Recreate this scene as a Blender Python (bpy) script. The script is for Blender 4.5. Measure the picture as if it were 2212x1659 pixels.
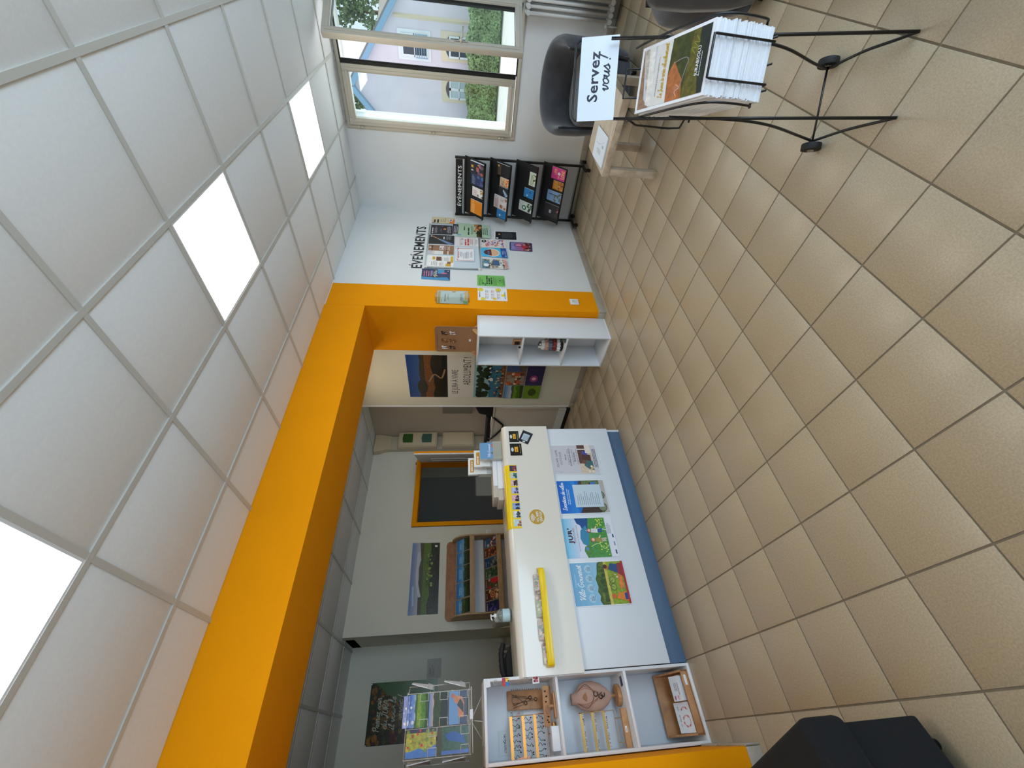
import bpy, bmesh, math, random
from mathutils import Vector, Matrix
C = bpy.context.scene.collection
for o in list(bpy.data.objects): bpy.data.objects.remove(o)
PI = math.pi
# ------------------------------------------------------------------ camera
CAMH, CEIL = 1.4746, 2.742
yaw, pitch, roll = 0.8313982, -0.1235660, 0.0118163
fw = Vector((math.cos(yaw)*math.cos(pitch), math.sin(yaw)*math.cos(pitch), math.sin(pitch)))
r0 = fw.cross(Vector((0, 0, 1))).normalized(); u0 = r0.cross(fw)
rt = r0*math.cos(roll) + u0*math.sin(roll); up = -r0*math.sin(roll) + u0*math.cos(roll)
cd = bpy.data.cameras.new('camera'); cam = bpy.data.objects.new('camera', cd); C.objects.link(cam)
ax, ay, az = -up, rt, -fw          # the phone was held upright: the picture is stored turned by 90 degrees
cam.matrix_world = Matrix(((ax.x, ay.x, az.x, 0), (ax.y, ay.y, az.y, 0), (ax.z, ay.z, az.z, CAMH), (0, 0, 0, 1)))
cd.sensor_fit = 'HORIZONTAL'; cd.sensor_width = 36; cd.lens = 888.366/2212*36
cd.shift_x = 0.00078; cd.shift_y = -0.01346; cd.clip_start = 0.02; cd.clip_end = 300
bpy.context.scene.camera = cam
# ------------------------------------------------------------------ world, sun, exposure
sc = bpy.context.scene
vs = sc.view_settings; vs.view_transform = 'Standard'; vs.look = 'None'; vs.gamma = 1; vs.use_curve_mapping = False
vs.exposure = 0.0
W_ = bpy.data.worlds.new('sky'); sc.world = W_; W_.use_nodes = True
bg = W_.node_tree.nodes['Background']; bg.inputs[0].default_value = (0.80, 0.90, 1.0, 1); bg.inputs[1].default_value = 1.25
sd = bpy.data.lights.new('sun', 'SUN'); sd.energy = 3.6; sd.angle = 0.01; sd.color = (1, .96, .9)
so = bpy.data.objects.new('sun', sd); C.objects.link(so)
so.rotation_euler = Vector((0.32, -0.78, 0.95)).to_track_quat('Z', 'Y').to_euler()
def area(name, loc, rot, sx, sy, e, col, portal=False):
    d = bpy.data.lights.new(name, 'AREA'); d.shape = 'RECTANGLE'; d.size = sx; d.size_y = sy; d.energy = e; d.color = col
    if portal: d.cycles.is_portal = True
    o = bpy.data.objects.new(name, d); C.objects.link(o); o.location = loc; o.rotation_euler = rot
# daylight entering by the real openings: the glazed entrance behind the camera and the window
area('entrance_daylight', (0.9, -2.58, .80), (PI/2, 0, 0), 3.8, 1.4, 104, (.53, .76, 1.0))
area('window_daylight', (5.5, 1.08, 1.8), (0, PI/2, 0), 1.6, 1.2, 11, (.85, .93, 1.0))
PANEL_E, OFFICE_FILL_E = 10.0, 5.5
# ------------------------------------------------------------------ materials
def s2l(c):
    c = c/255.
    return c/12.92 if c <= .04045 else ((c+.055)/1.055)**2.4
def lin(c): return (s2l(c[0]), s2l(c[1]), s2l(c[2]), 1)
MATS = {}
def mat(name, col, rough=.5, metal=0, nscale=0, namp=0, bump=0, bscale=200, sheen=0, emit=0, ecol=None, trans=0, coat=0, alpha=1, randv=0):
    if name in MATS: return MATS[name]
    m = bpy.data.materials.new(name); m.use_nodes = True; nt = m.node_tree; b = nt.nodes['Principled BSDF']
    b.inputs['Base Color'].default_value = lin(col); b.inputs['Roughness'].default_value = rough; b.inputs['Metallic'].default_value = metal
    if namp or randv:
        tc = nt.nodes.new('ShaderNodeTexCoord'); no = nt.nodes.new('ShaderNodeTexNoise'); no.inputs['Scale'].default_value = nscale or 5; no.inputs['Detail'].default_value = 4
        nt.links.new(tc.outputs['Object'], no.inputs['Vector'])
        mr = nt.nodes.new('ShaderNodeMapRange'); mr.inputs['From Min'].default_value = .3; mr.inputs['From Max'].default_value = .7
        mr.inputs['To Min'].default_value = 1-namp; mr.inputs['To Max'].default_value = 1+namp
        nt.links.new(no.outputs[0], mr.inputs['Value'])
        h = nt.nodes.new('ShaderNodeHueSaturation'); h.inputs['Color'].default_value = lin(col)
        last = mr.outputs[0]
        if randv:
            oi = nt.nodes.new('ShaderNodeObjectInfo'); m2 = nt.nodes.new('ShaderNodeMapRange'); m2.inputs['To Min'].default_value = 1-randv; m2.inputs['To Max'].default_value = 1+randv
            nt.links.new(oi.outputs['Random'], m2.inputs['Value']); mu = nt.nodes.new('ShaderNodeMath'); mu.operation = 'MULTIPLY'
            nt.links.new(last, mu.inputs[0]); nt.links.new(m2.outputs[0], mu.inputs[1]); last = mu.outputs[0]
        nt.links.new(last, h.inputs['Value']); nt.links.new(h.outputs[0], b.inputs['Base Color'])
    if bump:
        tc = nt.nodes.new('ShaderNodeTexCoord'); n2 = nt.nodes.new('ShaderNodeTexNoise'); n2.inputs['Scale'].default_value = bscale; n2.inputs['Detail'].default_value = 3
        bp = nt.nodes.new('ShaderNodeBump'); bp.inputs['Strength'].default_value = bump; bp.inputs['Distance'].default_value = .002
        nt.links.new(tc.outputs['Object'], n2.inputs['Vector']); nt.links.new(n2.outputs[0], bp.inputs['Height']); nt.links.new(bp.outputs[0], b.inputs['Normal'])
    if sheen: b.inputs['Sheen Weight'].default_value = sheen; b.inputs['Sheen Roughness'].default_value = .45
    if emit: b.inputs['Emission Color'].default_value = lin(ecol or col); b.inputs['Emission Strength'].default_value = emit
    if trans: b.inputs['Transmission Weight'].default_value = trans; b.inputs['IOR'].default_value = 1.45
    if coat: b.inputs['Coat Weight'].default_value = coat; b.inputs['Coat Roughness'].default_value = .08
    if alpha < 1: b.inputs['Alpha'].default_value = alpha
    MATS[name] = m; return m
def glassmat(name, tint=(235, 245, 245), refl=.08):
    if name in MATS: return MATS[name]
    m = bpy.data.materials.new(name); m.use_nodes = True; nt = m.node_tree; nt.nodes.remove(nt.nodes['Principled BSDF'])
    o = nt.nodes['Material Output']; t = nt.nodes.new('ShaderNodeBsdfTransparent'); t.inputs[0].default_value = lin(tint)
    g = nt.nodes.new('ShaderNodeBsdfGlossy'); g.inputs['Roughness'].default_value = .02
    mx = nt.nodes.new('ShaderNodeMixShader'); lw = nt.nodes.new('ShaderNodeLayerWeight'); pw = nt.nodes.new('ShaderNodeMath'); pw.operation = 'POWER'; pw.inputs[1].default_value = 5
    ma = nt.nodes.new('ShaderNodeMath'); ma.operation = 'MULTIPLY_ADD'; ma.inputs[1].default_value = .5; ma.inputs[2].default_value = .04
    nt.links.new(lw.outputs['Facing'], pw.inputs[0]); nt.links.new(pw.outputs[0], ma.inputs[0]); nt.links.new(ma.outputs[0], mx.inputs[0]); nt.links.new(t.outputs[0], mx.inputs[1]); nt.links.new(g.outputs[0], mx.inputs[2]); nt.links.new(mx.outputs[0], o.inputs[0])
    MATS[name] = m; return m
def woodmat(name, c1, c2, rough=.55, sx=(3, 40, 3)):
    if name in MATS: return MATS[name]
    m = bpy.data.materials.new(name); m.use_nodes = True; nt = m.node_tree; b = nt.nodes['Principled BSDF']; b.inputs['Roughness'].default_value = rough
    tc = nt.nodes.new('ShaderNodeTexCoord'); mp = nt.nodes.new('ShaderNodeMapping'); mp.inputs['Scale'].default_value = sx
    no = nt.nodes.new('ShaderNodeTexNoise'); no.inputs['Scale'].default_value = 3; no.inputs['Detail'].default_value = 6; no.inputs['Distortion'].default_value = .6
    cr = nt.nodes.new('ShaderNodeValToRGB'); cr.color_ramp.elements[0].position = .32; cr.color_ramp.elements[1].position = .68
    cr.color_ramp.elements[0].color = lin(c1); cr.color_ramp.elements[1].color = lin(c2)
    nt.links.new(tc.outputs['Object'], mp.inputs[0]); nt.links.new(mp.outputs[0], no.inputs['Vector']); nt.links.new(no.outputs[0], cr.inputs[0]); nt.links.new(cr.outputs[0], b.inputs['Base Color'])
    MATS[name] = m; return m
def printmat(name, rough, coat=0):
    m = bpy.data.materials.new(name); m.use_nodes = True; nt = m.node_tree; b = nt.nodes['Principled BSDF']; b.inputs['Roughness'].default_value = rough
    if coat: b.inputs['Coat Weight'].default_value = coat; b.inputs['Coat Roughness'].default_value = .12
    at = nt.nodes.new('ShaderNodeAttribute'); at.attribute_name = 'Col'
    tc = nt.nodes.new('ShaderNodeTexCoord'); no = nt.nodes.new('ShaderNodeTexNoise'); no.inputs['Scale'].default_value = 55; no.inputs['Detail'].default_value = 5; no.inputs['Roughness'].default_value = .7
    nt.links.new(tc.outputs['Object'], no.inputs['Vector'])
    mr = nt.nodes.new('ShaderNodeMapRange'); mr.inputs['From Min'].default_value = .35; mr.inputs['From Max'].default_value = .65; mr.inputs['To Min'].default_value = -1; mr.inputs['To Max'].default_value = 1
    mu = nt.nodes.new('ShaderNodeMath'); mu.operation = 'MULTIPLY_ADD'; mu.inputs[2].default_value = 1
    h = nt.nodes.new('ShaderNodeHueSaturation')
    nt.links.new(no.outputs[0], mr.inputs['Value']); nt.links.new(mr.outputs[0], mu.inputs[0]); nt.links.new(at.outputs['Alpha'], mu.inputs[1])
    nt.links.new(mu.outputs[0], h.inputs['Value']); nt.links.new(at.outputs['Color'], h.inputs['Color']); nt.links.new(h.outputs[0], b.inputs['Base Color'])
    MATS[name] = m; return m
PAPER = printmat('printed_paper', .5); GLOSSY = printmat('laminated_print', .25, .4)
M = dict(
 wall=mat('white_wall_paint', (226, 228, 228), .75, nscale=3, namp=.02, bump=.25, bscale=160),
 backwall=mat('grey_white_wall_paint', (222, 219, 200), .75, nscale=3, namp=.02, bump=.25, bscale=160),
 beige=mat('beige_wall_paint', (196, 184, 166), .7, bump=.3, bscale=150),
 yellow=mat('ochre_yellow_paint', (244, 155, 0), .85, nscale=4, namp=.02, bump=.35, bscale=170),
 ctile=mat('white_ceiling_tile', (232, 232, 230), .85, nscale=60, namp=.02, bump=.3, bscale=90, randv=.012),
 cgrid=mat('white_ceiling_grid', (200, 198, 190), .5),
 tile=mat('beige_speckled_tile', (172, 156, 130), .34, nscale=170, namp=.13, bump=.12, bscale=240, randv=.025),
 grout=mat('grey_grout', (128, 118, 100), .9, nscale=30, namp=.1),
 base=mat('grey_beige_baseboard_tile', (172, 164, 150), .35, nscale=90, namp=.06, randv=.03),
 white=mat('white_melamine', (232, 236, 240), .35),
 counter=mat('glossy_white_laminate', (233, 228, 216), .22, coat=.3),
 cpanel=mat('white_counter_panel', (226, 232, 238), .4),
 blue=mat('slate_blue_laminate', (84, 110, 138), .45, nscale=8, namp=.03),
 black=mat('black_powder_coated_metal', (14, 15, 17), .35),
 blackm=mat('black_matt_board', (10, 10, 12), .6),
 rubber=mat('black_rubber', (18, 18, 18), .7),
 velvet=mat('dark_grey_velvet', (66, 68, 74), .85, nscale=9, namp=.22, bump=.3, bscale=60, sheen=.35),
 blackf=mat('black_fabric', (9, 9, 10), .95, bump=.3, bscale=300),
 pvc=mat('greyed_beige_window_frame', (206, 198, 182), .4),
 seal=mat('black_window_seal', (18, 17, 17), .6),
 rad=mat('white_radiator_enamel', (222, 220, 214), .35),
 cream=mat('cream_plastic', (208, 192, 160), .45),
 cream2=mat('pale_cream_plastic', (196, 188, 166), .5),
 steel=mat('brushed_steel', (170, 170, 170), .3, 1),
 alu=mat('aluminium_frame', (176, 186, 188), .35, .8),
 wboard=mat('white_board_enamel', (214, 226, 234), .2),
 gold=mat('gilded_wire', (176, 120, 60), .3, .9),
 brass=mat('pale_brass_rail', (196, 160, 96), .35, .8),
 pinkf=mat('dusty_pink_suede', (196, 160, 142), .9, nscale=12, namp=.05),
 kraft=mat('brown_kraft_board', (158, 118, 84), .8, nscale=40, namp=.06),
 bright=mat('bright_yellow_plastic', (246, 212, 10), .35, coat=.2),
 paperw=mat('white_paper', (236, 238, 242), .6),
 pages=mat('page_edges', (214, 204, 192), .8, nscale=300, namp=.05),
 gel=mat('clear_gel', (214, 230, 226), .08, trans=.85, alpha=1),
 acryl=glassmat('clear_acrylic', (236, 240, 238)),
 pane=glassmat('window_glass', (240, 248, 248)),
 greycab=mat('dark_grey_door_paint', (72, 74, 70), .6),
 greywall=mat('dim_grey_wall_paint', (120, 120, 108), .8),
 green=mat('green_smoked_plastic', (46, 92, 36), .2, coat=.4),
 teal=mat('teal_smoked_plastic', (58, 100, 86), .2, coat=.4),
 facade=mat('pale_mauve_render', (224, 216, 226), .9, nscale=1.2, namp=.04),
 cfac=mat('cream_render', (226, 212, 186), .9),
 zinc=mat('pale_blue_zinc', (140, 176, 206), .5),
 slate=mat('grey_roof_tile', (150, 140, 132), .8),
 asph=mat('pale_sunlit_road', (214, 210, 204), .9, nscale=2, namp=.05),
 leaf=mat('ivy_leaf', (128, 152, 104), .35, nscale=2.5, namp=.5),
 leafd=mat('conifer_needles', (112, 130, 92), .6, nscale=2, namp=.35),
 bark=mat('bark', (96, 74, 54), .9),
 darkglass=mat('dark_far_window_glass', (70, 78, 88), .12),
 curtain=mat('pale_curtain', (190, 208, 214), .7),
 led=mat('lit_diffuser', (255, 250, 240), .6, emit=PANEL_E, ecol=(255, 244, 226)),
 socket=mat('white_socket_plastic', (232, 236, 238), .35),
 copper=mat('copper_jewel', (170, 110, 80), .35, .8),
 darkj=mat('dark_bronze_jewel', (48, 40, 36), .4, .6),
 terra=mat('orange_brown_wood_turned', (164, 104, 44), .5, nscale=20, namp=.1),
)
M['yellow'].node_tree.nodes['Principled BSDF'].inputs['Specular IOR Level'].default_value = .15
M['wood'] = woodmat('warm_beech', (172, 120, 76), (204, 154, 106))
M['oakl'] = woodmat('pale_oak_laminate', (176, 158, 134), (212, 198, 178), .55, (30, 4, 4))
M['beech'] = woodmat('dispenser_beech', (170, 140, 98), (194, 164, 122), .55, (4, 4, 18))
M['brownw'] = woodmat('brown_back_board', (146, 96, 54), (172, 118, 70), .5, (4, 4, 10))
# ------------------------------------------------------------------ objects
def empty(name, loc, label, cat, group=None, kind=None):
    o = bpy.data.objects.new(name, None); o.empty_display_size = .1; o.location = loc; C.objects.link(o)
    return tag(o, label, cat, group, kind)
def tag(o, label=None, cat=None, group=None, kind=None):
    if label: o['label'] = label
    if cat: o['category'] = cat
    if group: o['group'] = group
    if kind: o['kind'] = kind
    return o
def link(name, me, m, parent=None, loc=None):
    o = bpy.data.objects.new(name, me); C.objects.link(o)
    if m is not None:
        me.materials.clear(); me.materials.append(m)
    if parent is not None: o.parent = parent
    if loc is not None: o.location = loc
    return o
def basis(o):
    while o is not None and o.parent is not None and False: o = o.parent
    v = Vector((0, 0, 0)); p = o
    while p is not None: v += p.location; p = p.parent
    return v
class MB:
    def __init__(s): s.v = []; s.f = []; s.sm = []
    def add(s, vs, fs, smooth=False):
        n = len(s.v); s.v += [tuple(v) for v in vs]; s.f += [[i+n for i in f] for f in fs]; s.sm += [smooth]*len(fs); return s
    def box(s, x0, x1, y0, y1, z0, z1):
        return s.add([(x, y, z) for z in (z0, z1) for y in (y0, y1) for x in (x0, x1)], [(0, 2, 3, 1), (4, 5, 7, 6), (0, 1, 5, 4), (2, 6, 7, 3), (0, 4, 6, 2), (1, 3, 7, 5)])
    def hexa(s, p):   # 8 points: bottom 4 ccw, top 4 ccw
        return s.add(p, [(3, 2, 1, 0), (4, 5, 6, 7), (0, 1, 5, 4), (1, 2, 6, 5), (2, 3, 7, 6), (3, 0, 4, 7)])
    def obox(s, o, a, b, c):   # corner o, edge vectors a b c
        o, a, b, c = map(Vector, (o, a, b, c))
        return s.hexa([o, o+a, o+a+b, o+b, o+c, o+a+c, o+a+b+c, o+b+c])
    def cyl(s, p0, p1, r0, r1=None, n=16, caps=True):
        r1 = r0 if r1 is None else r1; p0, p1 = Vector(p0), Vector(p1); d = (p1-p0).normalized()
        a = d.orthogonal().normalized(); b = d.cross(a); k = len(s.v)
        for p, r in ((p0, r0), (p1, r1)):
            for i in range(n): t = 2*PI*i/n; s.v.append(tuple(p+a*math.cos(t)*r+b*math.sin(t)*r))
        for i in range(n): j = (i+1) % n; s.f.append([k+i, k+j, k+n+j, k+n+i]); s.sm.append(True)
        if caps: s.f += [[k+i for i in range(n)][::-1], [k+n+i for i in range(n)]]; s.sm += [False, False]
        return s
    def tube(s, pts, r, n=8, closed=False, smooth=0):
        P = [Vector(p) for p in pts]
        if smooth: P = crom(P, smooth, closed)
        k = len(s.v); m = len(P); prev = None
        for i, p in enumerate(P):
            if closed: t = (P[(i+1) % m]-P[i-1]).normalized()
            else: t = (P[min(i+1, m-1)]-P[max(i-1, 0)]).normalized()
            a = t.orthogonal().normalized() if prev is None else (prev-t*prev.dot(t)).normalized()
            prev = a; b = t.cross(a)
            for j in range(n): w = 2*PI*j/n; s.v.append(tuple(p+a*math.cos(w)*r+b*math.sin(w)*r))
        for i in range(m if closed else m-1):
            i2 = (i+1) % m
            for j in range(n): j2 = (j+1) % n; s.f.append([k+i*n+j, k+i*n+j2, k+i2*n+j2, k+i2*n+j]); s.sm.append(True)
        if not closed: s.f += [[k+j for j in range(n)][::-1], [k+(m-1)*n+j for j in range(n)]]; s.sm += [False, False]
        return s
    def lathe(s, c, prof, n=24, sx=1, sy=1):  # prof: (r, z)
        k = len(s.v); m = len(prof)
        for r, z in prof:
            for i in range(n): t = 2*PI*i/n; s.v.append((c[0]+r*math.cos(t)*sx, c[1]+r*math.sin(t)*sy, c[2]+z))
        for a in range(m-1):
            for i in range(n): j = (i+1) % n; s.f.append([k+a*n+i, k+a*n+j, k+(a+1)*n+j, k+(a+1)*n+i]); s.sm.append(True)
        s.f += [[k+i for i in range(n)][::-1], [k+(m-1)*n+i for i in range(n)]]; s.sm += [False, False]
        return s
    def prism(s, prof, o, a, b, c, smooth=False):   # 2d profile in (a,b) from o, extruded along c
        o, a, b, c = map(Vector, (o, a, b, c)); n = len(prof)
        vs = [o+a*x+b*y for x, y in prof]; vs += [v+c for v in vs]
        k = len(s.v); s.v += [tuple(v) for v in vs]
        s.f += [[k+i for i in range(n)][::-1], [k+n+i for i in range(n)]]; s.sm += [False, False]
        for i in range(n): j = (i+1) % n; s.f.append([k+i, k+j, k+n+j, k+n+i]); s.sm.append(smooth)
        return s
    def grid(s, rows, closed=False, smooth=True):
        k = len(s.v); n = len(rows[0])
        for r in rows: s.v += [tuple(p) for p in r]
        for a in range(len(rows)-1):
            for i in range(n if closed else n-1): j = (i+1) % n; s.f.append([k+a*n+i, k+a*n+j, k+(a+1)*n+j, k+(a+1)*n+i]); s.sm.append(smooth)
        return s
    def build(s, name, m, parent=None, bevel=0, label=None, loc=None, seg=2):
        off = basis(parent) if parent is not None else Vector(loc or (0, 0, 0))
        me = bpy.data.meshes.new(name); me.from_pydata([tuple(Vector(v)-off) for v in s.v], [], s.f)
        me.polygons.foreach_set('use_smooth', s.sm); me.update()
        bm = bmesh.new(); bm.from_mesh(me); bmesh.ops.recalc_face_normals(bm, faces=bm.faces[:])
        if bevel: 
            rb = bmesh.ops.bevel(bm, geom=[e for e in bm.edges if e.is_manifold and e.calc_face_angle(0) > .5], offset=bevel, segments=seg, affect='EDGES', profile=.5)
            for f in bm.faces: f.smooth = False
            for f in rb['faces']: f.smooth = True
        bm.to_mesh(me); bm.free()
        o = link(name, me, m, parent, None if parent is not None else (loc or (0, 0, 0)))
        if bevel:
            try: me.set_sharp_from_angle(angle=.7)
            except Exception: pass
        if label: o['label'] = label
        return o
def crom(P, k, closed=False):
    out = []; m = len(P)
    for i in range(m if closed else m-1):
        g = (lambda q: P[q % m]) if closed else (lambda q: P[max(0, min(m-1, q))])
        a, b, c, d = g(i-1), g(i), g(i+1), g(i+2)
        for j in range(k):
            t = j/k; out.append(.5*((2*b)+(c-a)*t+(2*a-5*b+4*c-d)*t*t+(3*b-a-3*c+d)*t**3))
    if not closed: out.append(P[-1])
    return out
def box(name, m, x0, x1, y0, y1, z0, z1, parent=None, bevel=0, **k): return MB().box(x0, x1, y0, y1, z0, z1).build(name, m, parent, bevel, **k)
def copytree(o, d, parent=None, label=None):
    c = o.copy(); C.objects.link(c)
    if parent is None: c.location = Vector(o.location)+Vector(d)
    else: c.parent = parent
    if label: c['label'] = label
    for ch in list(o.children): copytree(ch, d, c)
    return c
# ------------------------------------------------------------------ lettering and print
_tc = {}
_H = None
def tpolys(s, bold=0):
    global _H
    key = (s, bold)
    if key in _tc: return _tc[key]
    cu = bpy.data.curves.new('t', 'FONT'); cu.body = s; cu.size = 1; cu.resolution_u = 2; cu.offset = bold*.5; cu.space_character = 1+bold*1.5; cu.fill_mode = 'FRONT'
    ob = bpy.data.objects.new('t', cu); C.objects.link(ob); dg = bpy.context.evaluated_depsgraph_get()
    me = bpy.data.meshes.new_from_object(ob.evaluated_get(dg))
    vs = [(v.co.x, v.co.y) for v in me.vertices]; fs = [tuple(p.vertices) for p in me.polygons]
    bpy.data.objects.remove(ob); bpy.data.curves.remove(cu); bpy.data.meshes.remove(me)
    if _H is None and s != 'H': tpolys('H')
    if s == 'H' and not bold: _H = max(v[1] for v in vs)
    x0 = min([v[0] for v in vs] or [0]); w = max([v[0] for v in vs] or [1])-x0
    _tc[key] = ([((x-x0)/_H, y/_H) for x, y in vs], fs, w/_H); return _tc[key]
# cursive hand: strokes per letter, x-height 1
SCR = {
'a': (1.15, [[(.9, .85), (.55, 1), (.15, .7), (.1, .3), (.35, 0), (.7, .2), (.92, .95), (.88, .3), (1.15, .1)]]),
'b': (1.05, [[(0, .2), (.35, 1.0), (.5, 1.8), (.3, 1.9), (.2, 1.2), (.2, .2), (.5, 0), (.85, .4), (.75, .85), (1.05, .75)]]),
'c': (.9, [[(.8, .8), (.5, 1), (.15, .6), (.15, .25), (.45, 0), (.9, .25)]]),
'd': (1.15, [[(.85, .85), (.5, 1), (.12, .6), (.15, .15), (.45, 0), (.75, .3), (.98, 1.9), (.9, .3), (1.15, .1)]]),
'e': (.9, [[(0, .3), (.5, .5), (.75, .8), (.5, 1), (.2, .7), (.2, .2), (.5, 0), (.9, .25)]]),
'g': (1.1, [[(.85, .85), (.5, 1), (.12, .6), (.2, .1), (.6, .15), (.85, .9), (.75, -.6), (.4, -.9), (.2, -.6), (1.1, .15)]]),
'i': (.55, [[(0, .2), (.25, .95), (.22, .2), (.35, 0), (.55, .2)], [(.34, 1.35), (.36, 1.42)]]),
'l': (.6, [[(0, .2), (.4, 1.1), (.48, 1.8), (.3, 1.85), (.2, 1.1), (.22, .2), (.38, 0), (.6, .2)]]),
'm': (1.6, [[(0, .3), (.2, .95), (.2, 0)], [(.2, .5), (.5, 1), (.68, .8), (.68, 0)], [(.68, .5), (1, 1), (1.2, .8), (1.2, .2), (1.35, 0), (1.6, .2)]]),
'n': (1.1, [[(0, .3), (.2, .95), (.2, 0)], [(.2, .5), (.5, 1), (.72, .8), (.72, .2), (.85, 0), (1.1, .2)]]),
'o': (1.05, [[(.6, 1), (.2, .8), (.12, .3), (.45, 0), (.8, .3), (.8, .75), (.5, 1), (.75, .85), (1.05, .85)]]),
'p': (1.05, [[(0, .3), (.22, 1), (.2, -.8)], [(.2, .6), (.5, 1), (.85, .7), (.7, .1), (.3, .1), (1.05, .15)]]),
'r': (.8, [[(0, .3), (.25, 1), (.28, .85), (.62, .85), (.5, .25), (.6, 0), (.8, .2)]]),
's': (.85, [[(0, .2), (.45, 1), (.45, .85), (.68, .4), (.5, 0), (.15, .05), (.5, 0), (.85, .3)]]),
't': (.65, [[(0, .3), (.35, 1.6), (.25, .3), (.4, 0), (.65, .2)], [(.05, 1.05), (.6, 1.1)]]),
'u': (1.1, [[(0, .3), (.2, .95), (.15, .25), (.4, 0), (.7, .3), (.82, .95), (.8, .2), (.92, 0), (1.1, .2)]]),
'v': (.95, [[(0, .6), (.2, .95), (.25, .3), (.42, 0), (.7, .4), (.72, .95), (.95, .8)]]),
'z': (.9, [[(.05, .9), (.7, .95), (.1, .05), (.5, .1), (.9, 0)]]),
'x': (.9, [[(0, .9), (.3, .9), (.55, .1), (.9, .15)], [(.8, .95), (.15, 0)]]),
'G': (1.5, [[(1.15, 1.6), (.7, 1.9), (.15, 1.2), (.2, .3), (.7, 0), (1.2, .4), (1.15, .85), (.7, .8)]]),
'J': (1.1, [[(.3, 1.8), (.95, 1.9), (.7, 1.5), (.6, .3), (.3, -.3), (0, -.1), (.4, .3)]]),
'L': (1.1, [[(.2, 1.5), (.6, 1.9), (.5, 1.2), (.3, .4), (0, .1), (.3, .1), (.8, 0), (1.1, .2)]]),
'V': (1.2, [[(0, 1.5), (.3, 1.9), (.45, .8), (.5, 0), (.8, .9), (1.2, 1.9)]]),
'P': (1.2, [[(.3, 1.8), (.2, 0)], [(0, 1.4), (.4, 1.95), (1.0, 1.7), (.9, 1.0), (.3, .9)]]),
'A': (1.2, [[(0, 0), (.55, 1.7), (1.05, 0)], [(.2, .6), (.9, .6)]]), 'U': (1.2, [[(.15, 1.7), (.12, .4), (.5, 0), (.95, .4), (1.0, 1.7)]]),
'R': (1.15, [[(.15, 0), (.2, 1.7), (.8, 1.6), (.8, 1.0), (.2, .85), (.95, 0)]]),
'!': (.6, [[(.45, 1.8), (.25, .5)], [(.18, .1), (.2, .02)]]), ' ': (.6, []), ',': (.4, [[(.15, .1), (.05, -.3)]])}
SCR['é'] = (.9, SCR['e'][1]+[[(.5, 1.3), (.8, 1.6)]]); SCR['à'] = (1.15, SCR['a'][1]+[[(.3, 1.6), (.6, 1.3)]])
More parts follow.
